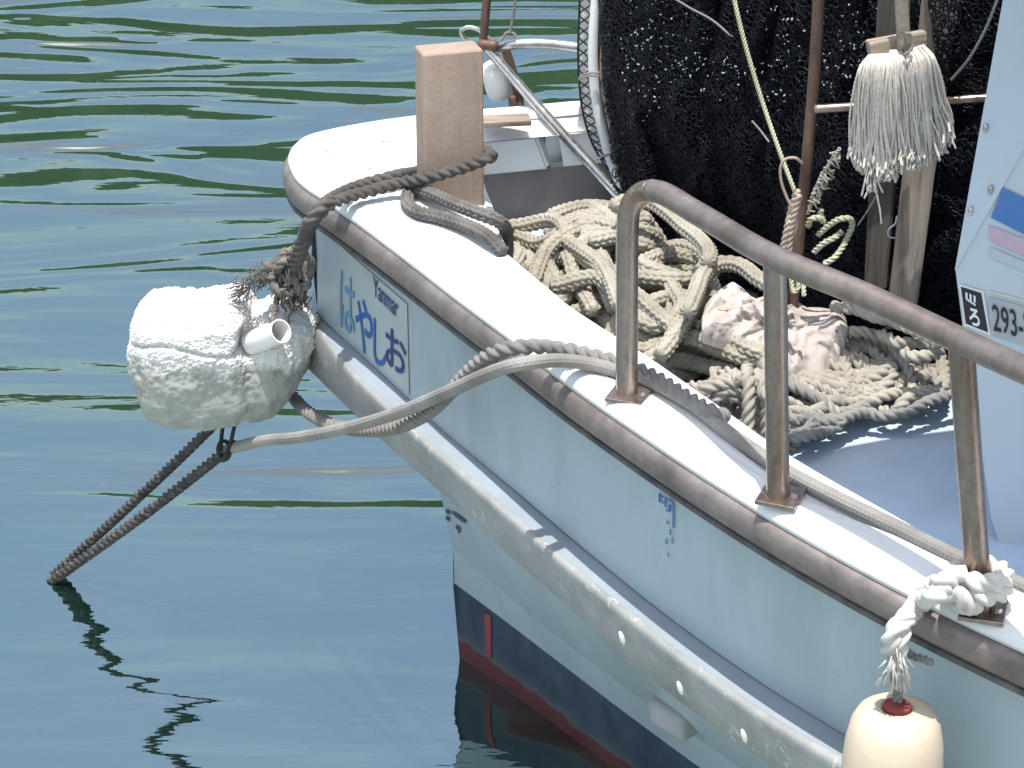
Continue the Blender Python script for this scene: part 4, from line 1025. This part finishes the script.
# foam float with its plastic tube
FC = aty(222, 357, 4.42); fl_ = empty('foam_float', FC, 'rough white foam float hung at the bow with a grey green underside', 'float')
PXM = lambda p: p * (FC - CP).dot(FW) / FPX
def pxp(x, y, dy=0): return aty(x, y, FC.y + dy)
bm = bmesh.new()
def blob(bm, sections, seg=28, sq=3.2, seed=0):
    rows = []
    for (x, yc, ry, dpt, dyc) in sections:
        row = []
        for k in range(seg):
            a = k * math.tau / seg; ca, sa = math.cos(a), math.sin(a)
            rr = 1 / ((abs(ca) ** sq + abs(sa) ** sq) ** (1 / sq))
            c_ = pxp(x, yc, dyc); row.append(bm.verts.new((c_.x, c_.y + PXM(dpt) * ca * rr, c_.z + PXM(ry) * 1.03 * sa * rr)))
        rows.append(row)
    for a, b in zip(rows, rows[1:]):
        for k in range(seg): bm.faces.new((a[k], a[(k + 1) % seg], b[(k + 1) % seg], b[k]))
    bm.faces.new(rows[0][::-1]); bm.faces.new(rows[-1])
blob(bm, [(134, 347, 22, 24, 0), (138, 350, 40, 40, 0), (150, 354, 56, 54, 0), (172, 358, 61, 58, 0), (205, 359, 62.5, 60, 0), (238, 354, 64, 58, 0), (248, 350, 58, 54, 0), (253, 352, 50, 46, 0)], sq=3.8)
blob(bm, [(230, 360, 54, 52, .01), (252, 362, 56, 52, .01), (272, 358, 56, 50, .01), (288, 350, 48, 44, .01), (303, 342, 33, 34, .01), (316, 335, 15, 18, .01)], sq=3.0)
bmesh.ops.recalc_face_normals(bm, faces=bm.faces)
me = bpy.data.meshes.new('foam'); bm.to_mesh(me); bm.free()
tmp = bpy.data.objects.new('tmp', me); COL.objects.link(tmp)
md = tmp.modifiers.new('r', 'REMESH'); md.mode = 'VOXEL'; md.voxel_size = .0034
dg = bpy.context.evaluated_depsgraph_get(); dg.update(); me2 = bpy.data.meshes.new_from_object(tmp.evaluated_get(dg)); bpy.data.objects.remove(tmp)
nv = len(me2.vertices); co = np.empty(nv * 3); me2.vertices.foreach_get('co', co); co = co.reshape(-1, 3); no = np.empty(nv * 3); me2.vertices.foreach_get('normal', no); no = no.reshape(-1, 3)
pa, pb = np.array(tuple(pxp(248, 340, -.085))), np.array(tuple(pxp(300, 322, -.14)))
for i in range(nv):
    p = Vector(co[i]); low = max(0, min(1, (FC.z + .01 - p.z) / .05))
    d = .008 * mnoise.fractal(p * 12, 1, 2, 3) + (1 - .8 * low) * (.0028 * mnoise.noise(p * 110) + .0030 * mnoise.noise(p * 210)) + .004 * mnoise.noise(p * 30) * (1 - .6 * low)
    d -= .010 * math.exp(-((p.z - FC.z - .062 - .01 * math.sin(p.x * 25)) / .004) ** 2) * (1 if p.y < FC.y and p.x < FC.x + .05 else 0)
    co[i] += no[i] * d
    # trough in which the tube lies
    q = co[i]; ab = pb - pa; k = np.clip((q - pa).dot(ab) / ab.dot(ab), -.3, 1.2); c_ = pa + ab * k; dd = q - c_; l = np.linalg.norm(dd)
    if l < .036: co[i] = c_ + np.array([dd[0], abs(dd[1]) + .3 * l, dd[2]]) / (np.linalg.norm([dd[0], abs(dd[1]) + .3 * l, dd[2]]) + 1e-9) * .036
me2.vertices.foreach_set('co', co.ravel() - np.tile(np.array(tuple(FC)), nv)); me2.update()
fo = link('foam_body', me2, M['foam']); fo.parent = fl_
fo.data.polygons.foreach_set('use_smooth', [True] * len(fo.data.polygons))
def pipe(a, b, ro, ri, seg=32):
    a, b = Vector(a), Vector(b); d = (b - a).normalized(); x = d.orthogonal().normalized(); y = d.cross(x); V = []; F = []
    for (c_, r_) in ((a, ro), (b, ro), (b, ri), (a, ri)):
        for k in range(seg): t = k * math.tau / seg; V.append(tuple(c_ + x * r_ * math.cos(t) + y * r_ * math.sin(t)))
    for j in range(4):
        for k in range(seg): F.append((j * seg + k, j * seg + (k + 1) % seg, ((j + 1) % 4) * seg + (k + 1) % seg, ((j + 1) % 4) * seg + k))
    return from_np(V, F)
o = link('plastic_tube', pipe(pxp(252, 343, -.060), pxp(281, 331, -.118), .0245, .0215), M['pvc'], fl_); sharp(o)

# fender on its white rope
FX = aty(897, 707, 2.86)
fe = empty('boat_fender', FX, 'cream plastic fender hanging outside the rub rail by a white rope', 'fender')
bm = bmesh.new(); pr = [(.0, -.006), (.019, -.006), (.022, .000), (.030, .001), (.040, -.002), (.0515, -.011), (.0595, -.028), (.0650, -.058), (.0675, -.095), (.067, -.13), (.062, -.165), (.052, -.195), (.036, -.215), (.018, -.222), (.0, -.222)]
sg = 48
for i in range(sg):
    a = i * math.tau / sg; lobe = 1 + .035 * max(0, math.cos(2 * (a - R(35)))) ** 3
    for r_, z_ in pr: bm.verts.new((FX.x + r_ * lobe * math.cos(a), FX.y + r_ * lobe * math.sin(a), FX.z + z_))
bm.verts.ensure_lookup_table(); m_ = len(pr)
for i in range(sg):
    for j in range(m_ - 1): bm.faces.new([bm.verts[q] for q in (i * m_ + j, ((i + 1) % sg) * m_ + j, ((i + 1) % sg) * m_ + j + 1, i * m_ + j + 1)])
bmesh.ops.remove_doubles(bm, verts=bm.verts, dist=1e-5); bmesh.ops.scale(bm, vec=(1.06, 1.06, 1), space=Matrix.Translation(-FX), verts=bm.verts); bm_obj('float_body', bm, M['fender'], fe, True)
bm = bmesh.new(); bmesh.ops.create_cone(bm, cap_ends=True, segments=24, radius1=.0205, radius2=.019, depth=.006); bmesh.ops.translate(bm, vec=FX + Vector((0, 0, .001)), verts=bm.verts); bm_obj('red_insert', bm, M['fender_red'], fe, True)
def ringpts(c, r, z0, z1, turns, a0, n=14, sx=1):
    N = int(n * turns); return [Vector((c.x + r * math.cos(a0 - sx * k * math.tau / n), c.y + r * math.sin(a0 - sx * k * math.tau / n), z0 + (z1 - z0) * k / N)) for k in range(N + 1)]
cpst = b3.lerp(H3, .11)
wrap = ringpts(cpst, .0345, b3.z + .068, b3.z + .026, 2.2, R(200), sx=-1)
y_ = b3.y
def off_rail(x, y, Y): return aty(x, y, Y)
t1 = [aty(948, 590, y_ - .05), aty(935, 594, y_ - .055), aty(920, 604, 2.90), aty(906, 620, 2.86), aty(899, 640, 2.845), aty(897, 658, 2.85), aty(896, 672, 2.86)]
t2 = [aty(955, 578, y_ - .03), aty(940, 583, y_ - .05), aty(922, 596, 2.92), aty(911, 612, 2.872), aty(893, 634, 2.84), aty(891, 650, 2.85), aty(895, 668, 2.855)]
fender_rope = empty('fender_rope', b3, 'thick white rope knotted round the foot of the last rail post and frayed below', 'rope')
link('rope_strands', rope_mesh([(wrap + t1[:1], .0150, 'twist'), (wrap[:1] + t2, .0150, 'twist'), (t1, .0150, 'twist'), (ringpts(cpst, .033, b3.z + .048, b3.z + .05, 1.0, R(180), sx=-1), .014, 'twist')]), M['rope_white'], fender_rope)
fr = []
for i in range(90):
    x = 896 + g.gauss(0, 4); y = 655 + g.uniform(-8, 12); Y = 2.842 + g.uniform(-.012, .02); dx = (x - 896) * 1.1 + g.gauss(0, 4); dy = g.uniform(10, 30)
    fr.append(([aty(x, y, Y), aty(x + dx * .4, y + dy * .5, Y - .008), aty(x + dx, y + dy, Y)], g.uniform(.0008, .0020), 'plain', dict(ds=.008, seg=5)))
link('frayed_ends', rope_mesh(fr), M['rope_white'], fender_rope)
link('grey_tail', rope_mesh([([aty(903, 648, 2.865), aty(913, 656, 2.87), aty(924, 659, 2.86), aty(932, 663, 2.85)], .0062, 'twist'), ([aty(896, 664, 2.86), aty(897, 682, 2.87), aty(897.5, 703, 2.87)], .0075, 'twist'), ([aty(893, 668, 2.865), aty(894, 685, 2.87), aty(896, 702, 2.874)], .006, 'twist')]), M['rope_grey'], fender_rope)

# ------------------------------------------------------------------ net on the drum
net = empty('fishing_net', aty(760, 300, 4.3), 'huge black fishing net gathered on a white ringed drum', 'fishing net')
NL = [(4.74, 604), (4.70, 618), (4.62, 650), (4.50, 700), (4.34, 760), (4.20, 820), (4.08, 880), (3.99, 940), (3.93, 1000), (3.9, 1080)]
bx = [np.array([aty(px, 200, Y).x, Y]) for Y, px in NL]
def curtain(off, seed, amp):
    cc = [np.array([bx[0][0] + .12, bx[0][1] + .35]), np.array([bx[0][0] + .01, bx[0][1] + .12])] + bx + [np.array([bx[-1][0] + .3, bx[-1][1] + .05])]
    C, s = catmull([(p[0], p[1], 0) for p in cc], .015); n = len(C); zs = np.arange(.80, 1.95, .015); V = []; F = []
    T = np.gradient(C, axis=0); T /= np.linalg.norm(T, axis=1)[:, None]; Nn = np.stack([T[:, 1], -T[:, 0], 0 * T[:, 0]], 1)
    for z in zs:
        bulge = .10 * math.exp(-((z - 1.22) / .25) ** 2) - .05
        for i in range(n):
            p = C[i]; f = amp * (mnoise.noise(Vector((s[i] * 5, z * 2.2, seed))) + .55 * mnoise.noise(Vector((s[i] * 16, z * 5, seed + 3))) + .3 * mnoise.noise(Vector((s[i] * 40, z * 22, seed + 5))))
            k = max(0, min(1, (s[i] - .4) / .3)); q = p + Nn[i] * (off + f * (.35 + .65 * k) + bulge * k)
            # left edge follows the ring: leans right going down
            lean = .0 if z > 1.22 else (1.22 - z) * .35
            V.append((q[0] + lean * (1 - k) * .6, q[1], z))
    for j in range(len(zs) - 1):
        for i in range(n - 1): a = j * n + i; F.append((a, a + 1, a + n + 1, a + n))
    return from_np(V, F)
link('net_core', curtain(-.03, 1.0, .045), M['net_core'], net)
link('net_layer', curtain(.0, 1.5, .045), M['net'], net)
gf = random.Random(21)
def netpt(x, y, o): return aty(x, y, float(np.interp(x, [p[1] for p in NL], [p[0] for p in NL])) - o)
for fx, fw in ((668, .022), (712, .026), (760, .020), (846, .022), (930, .024)):
    P = [netpt(fx + gf.uniform(-14, 14) + k * gf.uniform(-6, 10), -40 + k * 52, .03 + gf.uniform(-.01, .02)) for k in range(7)]
    me_ = rope_mesh([(P, fw, 'plain', dict(ds=.009, seg=26))])
    for v in me_.vertices: v.co += Vector((mnoise.noise(v.co * 9), mnoise.noise(v.co * 9 + Vector((9, 1, 2))), 0)) * .018 + Vector((mnoise.noise(v.co * 45), mnoise.noise(v.co * 45 + Vector((3, 1, 2))), mnoise.noise(v.co * 45 + Vector((7, 1, 2))))) * .004
    link('net_fold', me_, M['net'], net)
link('net_layer', curtain(.014, 2.5, .045), M['net'], net)
# drum ring and laced edge
YR = 4.80
hoopp = [(603, -40), (597.5, -10), (594.5, 20), (593, 50), (594, 80), (598, 110), (604.5, 138), (613, 165), (624, 190)]
hp = [aty(x, y, YR) for x, y in hoopp]
link('drum_ring', rope_mesh([tube(hp, .0118, .01, 18)]), M['pvc'], net)
outp = [(584, -40), (581, -10), (580, 20), (579, 50), (580, 80), (583, 108), (589, 132), (598, 153), (611, 172)]
V = []; F = []
A_, _ = catmull([tuple(aty(x, y, YR + .01)) for x, y in outp], .02); 
for (x, y) in outp: V.append(tuple(aty(x, y, YR + .012)))
for (x, y) in outp: V.append(tuple(aty(x, y, YR + .018)))
V2 = []
bm = bmesh.new(); n = len(outp)
fo_ = [bm.verts.new(aty(x, y, YR + .012)) for x, y in outp]; fi_ = [bm.verts.new(aty(x + 6, y - 1, YR + .012)) for x, y in hoopp]
for i in range(n - 1): bm.faces.new((fo_[i], fo_[i + 1], fi_[i + 1], fi_[i]))
gm = bmesh.ops.extrude_face_region(bm, geom=bm.faces[:]); bmesh.ops.translate(bm, vec=(0, .01, 0), verts=[v for v in gm['geom'] if isinstance(v, bmesh.types.BMVert)])
bm_obj('drum_flange', bm, M['box_white'], net)
link('drum_ring', rope_mesh([tube([aty(x + 18 + i * .4, y, YR - .042) for i, (x, y) in enumerate(hoopp)], .016, .01, 18)]), M['pvc'], net)
# lacing of black twine
oi = np.array(outp, float); hi = np.array(hoopp, float)
def along(arr, k):
    L = np.linspace(0, 1, len(arr)); return np.interp(k, L, arr[:, 0]), np.interp(k, L, arr[:, 1])
lac = []; K = 11
for ph in (0, 1):
    P = []
    for i in range(K * 2 + 1):
        k = i / (K * 2); a = along(oi, k); b = along(hi, k)
        w = 1 if (i + ph) % 2 else 0; x, y = (a[0] - 1, a[1]) if not w else (a[0] * .35 + b[0] * .65, a[1] * .35 + b[1] * .65)
        P.append(aty(x, y, YR - .004 + .003 * ph))
    lac.append((P, .0016, 'plain', dict(ds=.006, seg=6)))
lac.append(([aty(x - 1, y, YR) for x, y in outp], .0022, 'plain', dict(ds=.01, seg=6)))
link('lacing', rope_mesh(lac), M['twine'], net)
# loose wet meshes next to the ring: real netting knots
ms_ = []
g = random.Random(9)
for i in range(430):
    x = g.uniform(604, 634); y = g.uniform(-10, 205); x += max(0, (y - 90)) * .13; Y = YR - .06 - (x - 604) * .0009 + g.uniform(-.012, .012)
    rx, ry = g.uniform(2.2, 4.2), g.uniform(2.8, 5.5); a0 = g.uniform(0, 6)
    ms_.append(([aty(x + rx * math.cos(a0 + a), y + ry * math.sin(a0 + a), Y + .004 * math.sin(2 * a)) for a in (0, 1.3, 2.6, 3.9, 5.2, 6.2)], g.uniform(.0009, .0017), 'plain', dict(ds=.004, seg=5)))
link('loose_mesh', rope_mesh(ms_), M['twine'], net)
# ties and a beige edge line
link('ring_tie', rope_mesh([([aty(579, 80, YR - .01), aty(587, 76, YR - .02), aty(600, 76, YR - .02)], .0025, 'twist'), ([aty(579, 78, YR - .01), aty(588, 73, YR - .02), aty(600, 72.5, YR - .02)], .0022, 'twist')]), M['rope_side'], net)
link('ring_tie', rope_mesh([([aty(592, 161, YR - .02), aty(602, 157, YR - .025), aty(611, 154, YR - .02)], .0022, 'twist')]), M['rope_side'], net)
link('edge_line', rope_mesh([([aty(606, -20, YR - .05), aty(604, 20, YR - .05), aty(601, 70, YR - .05), aty(606, 110, YR - .06), aty(612, 130, YR - .06)], .0028, 'twist')]), M['rope_tan'], net)
fls = []  # pale flecks: glints on the black net put in as light-coloured bits
for i in range(300):
    x = g.choice([g.gauss(680, 28), g.gauss(670, 25), g.gauss(770, 24), g.gauss(640, 18), g.gauss(850, 15)]); y = g.gauss(58, 32)
    if y > 150 or x < 620: continue
    Y = np.interp(x, [p[1] for p in NL], [p[0] for p in NL]) - .085 + g.uniform(-.01, .02); a0 = g.uniform(0, 3.1); l = g.uniform(.3, 1.3)
    fls.append(([aty(x - l * math.cos(a0), y - l * math.sin(a0), Y), aty(x + g.uniform(-1, 1), y + g.uniform(-1, 1), Y - .004), aty(x + l * math.cos(a0), y + l * math.sin(a0), Y)], g.choice([.0005, .0006, .0008, .0010, .0016]), 'plain', dict(ds=.002, seg=6)))
wet = NT('pale glint twine'); wet.base((.30, .32, .36)); wet.set(Roughness=.18, Specular_IOR_Level=1.0)  # pale colour of the painted glints
tag(link('net_glint', rope_mesh(fls), wet.m, net), kind='stuff')

# ------------------------------------------------------------------ poles, timbers, mop, small lines in front of the net
YP = 3.93
pole = link('rusty_pole', rope_mesh([tube([aty(821, -40, YP + .10), aty(813, 90, YP + .09), aty(798, 252, YP + .08), aty(793, 300, YP + .08), aty(788, 350, YP + .08)], .0105)]), M['rust'], boat)
link('cross_bar', rope_mesh([tube([aty(815, 109, YP + .02), aty(880, 105, YP + .01), aty(1000, 97, YP)], .0078)]), M['post'], boat)
def timber(name, tl, tr, bl, br, Y0, Y1, th, mat, label):
    bm = bmesh.new(); prismq(bm, aty(*tl, Y0), aty(*tr, Y0 - .012), aty(*br, Y1 - .012), aty(*bl, Y1), Vector((.008, th, 0)))
    bmesh.ops.bevel(bm, geom=bm.edges[:], offset=.003, segments=2, affect='EDGES')
    bmesh.ops.subdivide_edges(bm, edges=[e for e in bm.edges if e.calc_length() > .2], cuts=14)
    for v in bm.verts: v.co += Vector((mnoise.noise(v.co * 22), mnoise.noise(v.co * 22 + Vector((5, 5, 5))), 0)) * .0016
    o = bm_obj(name, bm, mat); tag(o, label, 'timber'); sharp(o); return o
YT = 3.94
timber('timber', (928, -60), (967, -60), (885, 330), (913, 330), YT + .01, YT - .03, .03, M['plank'], 'pale weathered timber plank leaning behind the mop and reaching below it')
timber('timber', (880, -60), (915, -60), (864, 290), (886, 290), YT + .06, YT + .03, .025, M['plank_dark'], 'darker narrow timber mostly hidden behind the mop yarn')
# mop
YM = 3.84
mp = empty('mop', aty(903, 30, YM), 'old string mop with wooden head hanging yarn down before the net', 'mop')
bm = bmesh.new(); P = aty(896.5, 43, YM + .012); box_bm(bm, P.x, P.y, P.z, .098, .030, .024, Matrix.Rotation(R(-9), 3, 'Y') @ Matrix.Rotation(R(8), 3, 'Z'), .004)
for v in bm.verts: v.co += Vector((mnoise.noise(v.co * 60), 0, mnoise.noise(v.co * 50))) * .003
bm_obj('mop_head', bm, M['headwood'], mp)
hd = link('handle', rope_mesh([tube([aty(900, -40, YM - .02), aty(902, 10, YM - .02), aty(904, 47, YM - .024)], .0115)]), M['headwood'], mp)
ys = []
for i in range(620):
    u = g.uniform(-1, 1); d = g.random(); x0 = 896 + u * 27; y0 = 49 - u * 5 + (1 - abs(u)) * 3 - (3 if abs(u) < .2 else 0)
    x1 = 901 + u * 48 + g.gauss(0, 3.2) + 0; y1 = 166 + g.uniform(-9, 9) - abs(u) ** 3 * 18 + (8 if u < -.2 else 0) - (u > 0) * u * 12
    Yt = YM - .006 - .022 * d; Yb = YM + .02 - .055 * d * (1 - .4 * abs(u))
    w = g.gauss(0, 3)
    ys.append(([aty(x0, y0 + 1, Yt + .006), aty(x0 * .8 + x1 * .2 + u * 6, y0 + 14, Yt - .012), aty((x0 + x1) / 2 + u * 4 + w, (y0 + y1) / 2, (Yt + Yb) / 2 - .010 + g.gauss(0, .003)), aty(x1 + g.gauss(0, 1), y1 - 14, Yb), aty(x1 + g.gauss(0, 2.4), y1, Yb + g.gauss(0, .006))], g.uniform(.0018, .0030), 'twist', dict(ds=.0025, seg=6)))
for i in range(9):
    x = g.uniform(866, 884); ys.append(([aty(x, 165, YM - .02), aty(x - 1 + g.gauss(0, 2), 182, YM - .02), aty(x + g.gauss(-1, 3), g.uniform(190, 200), YM - .02)], .0018, 'plain', dict(ds=.005, seg=6)))
ys.append(([aty(874, 172, YM - .02), aty(877, 195, YM - .02), aty(880, 210, YM - .02), aty(881.5, 224, YM - .02)], .0016, 'plain', dict(ds=.005, seg=6)))
link('yarn', rope_mesh(ys), M['mop'], mp)
link('hanging_loop', rope_mesh([([aty(905, 33, YM - .037), aty(911, 34, YM - .040), aty(913, 42, YM - .040), aty(911, 50, YM - .042), aty(904, 55, YM - .042)], .0022, 'plain', dict(ds=.004, seg=8))]), M['rope_side'], mp)
# lines
rope_obj('drop_line', [[aty(728, -30, 4.10), aty(740, 25, 4.08), aty(757, 85, 4.05), aty(779, 150, 4.0), aty(795, 192, 3.96)]], .0042, 'twist', M['rope_green'], 'thin greenish line slanting down across the black net to the rusty pole')
rope_obj('tan_lashing', [[aty(798, 190, 3.91), aty(792, 208, 3.91), aty(788, 226, 3.90), aty(784, 246, 3.9), aty(782, 262, 3.9)], [aty(799, 195, 3.9), aty(794, 215, 3.9), aty(790, 235, 3.9), aty(788, 260, 3.9)]], .0072, 'twist', M['rope_tan'], 'tan twisted rope end hanging beside the rusty pole')
rope_obj('wire_loops', [[aty(802, 163, 3.91), aty(795, 158, 3.9), aty(786, 159, 3.9), aty(781, 166, 3.9), aty(781, 180, 3.9), aty(787, 198, 3.9), aty(795, 214, 3.9), aty(796, 228, 3.9), aty(790, 242, 3.9), aty(785, 250, 3.9)]], .0026, 'plain', M['rope_tan'], 'thin tan cord making a loose loop left of the rusty pole', cat='cord')
tw = []
def knotty(px, Y, r): return ([aty(x, y, Y + g.uniform(-.006, .006)) for x, y in px], r, 'twist')
tw.append(knotty([(840, 148), (833, 158), (828, 166), (822, 175), (818, 184), (814, 192), (811, 204), (808, 214)], 3.93, .0038))
for i in range(34):
    k = g.random(); x = 840 - 30 * k; y = 150 + 60 * k; tw.append(knotty([(x - 3 + g.gauss(0, 2), y - 3), (x + g.gauss(0, 1), y + g.gauss(0, 3)), (x + 3 + g.gauss(0, 2), y + 3)], 3.925, g.uniform(.0012, .0024)))
link_o = link('knotted_line', rope_mesh([(p[0], p[1], p[2]) for p in tw]), M['rope_cream']); tag(link_o, 'knotted fraying line behind the rusty pole above the green loops', 'rope')
rope_obj('green_loops', [[aty(808, 226, 3.93), aty(811, 219, 3.92), aty(818, 218, 3.92), aty(824, 222, 3.93)], [aty(818, 235, 3.93), aty(828, 226, 3.92), aty(840, 219, 3.91), aty(850, 219, 3.91), aty(852, 226, 3.92), aty(848, 236, 3.92), aty(842, 248, 3.91), aty(834, 258, 3.9), aty(824, 264, 3.9)], [aty(814, 252, 3.92), aty(824, 243, 3.91), aty(834, 238, 3.91), aty(842, 232, 3.92)], [aty(822, 209, 3.93), aty(820, 214, 3.93), aty(823, 219, 3.93)]], .0058, 'twist', M['rope_green'], 'pale green twisted rope loops hanging right of the rusty pole')
rope_obj('hanging_tail', [[aty(789, 262, 3.85), aty(791, 280, 3.84), aty(794, 292, 3.83), aty(798, 288, 3.83), aty(797, 276, 3.84), aty(793, 268, 3.85)], [aty(803, 280, 3.84), aty(804, 296, 3.82)]], .0045, 'twist', M['rope_green'], 'short pale rope tail hanging just under the handrail above the cloth')
rope_obj('thin_stay', [[aty(1001, -10, 3.86), aty(985, 30, 3.87), aty(968, 60, 3.88), aty(951, 80, 3.9)]], .0028, 'twist', M['rope_grey'], 'thin grey stay slanting down behind the leaning timber beside the cabin')
rope_obj('net_thread', [[aty(670, -4, 4.42), aty(690, 8, 4.41), aty(712, 20, 4.39), aty(733, 38, 4.37)]], .0022, 'twist', M['rope_side'], 'thin white thread lying across the top of the black net', cat='thread')
rope_obj('net_twine', [[aty(752, 121, 4.23), aty(760, 130, 4.22), aty(769, 142, 4.2)]], .0018, 'plain', M['rope_side'], 'short pale twine end stuck in the net below the greenish line', cat='thread')
rope_obj('bow_string', [[aty(858, 225, 3.9), aty(868, 210, 3.88), aty(876, 196, 3.86)]], .0014, 'plain', M['rope_side'], 'fine dark cord between the green loops and the mop yarn', cat='thread')
# hook on the timber
rope_obj('wire_hook', [[aty(897, 216, 3.87), aty(895, 224, 3.87), aty(890, 228, 3.87), aty(888, 232, 3.87), aty(890, 237, 3.87), aty(895, 238, 3.87)]], .0018, 'plain', M['steel'], 'small bent wire hook between the two timbers under the mop', cat='hook')
print('verts', sum(len(o.data.vertices) for o in bpy.data.objects if o.type == 'MESH'))
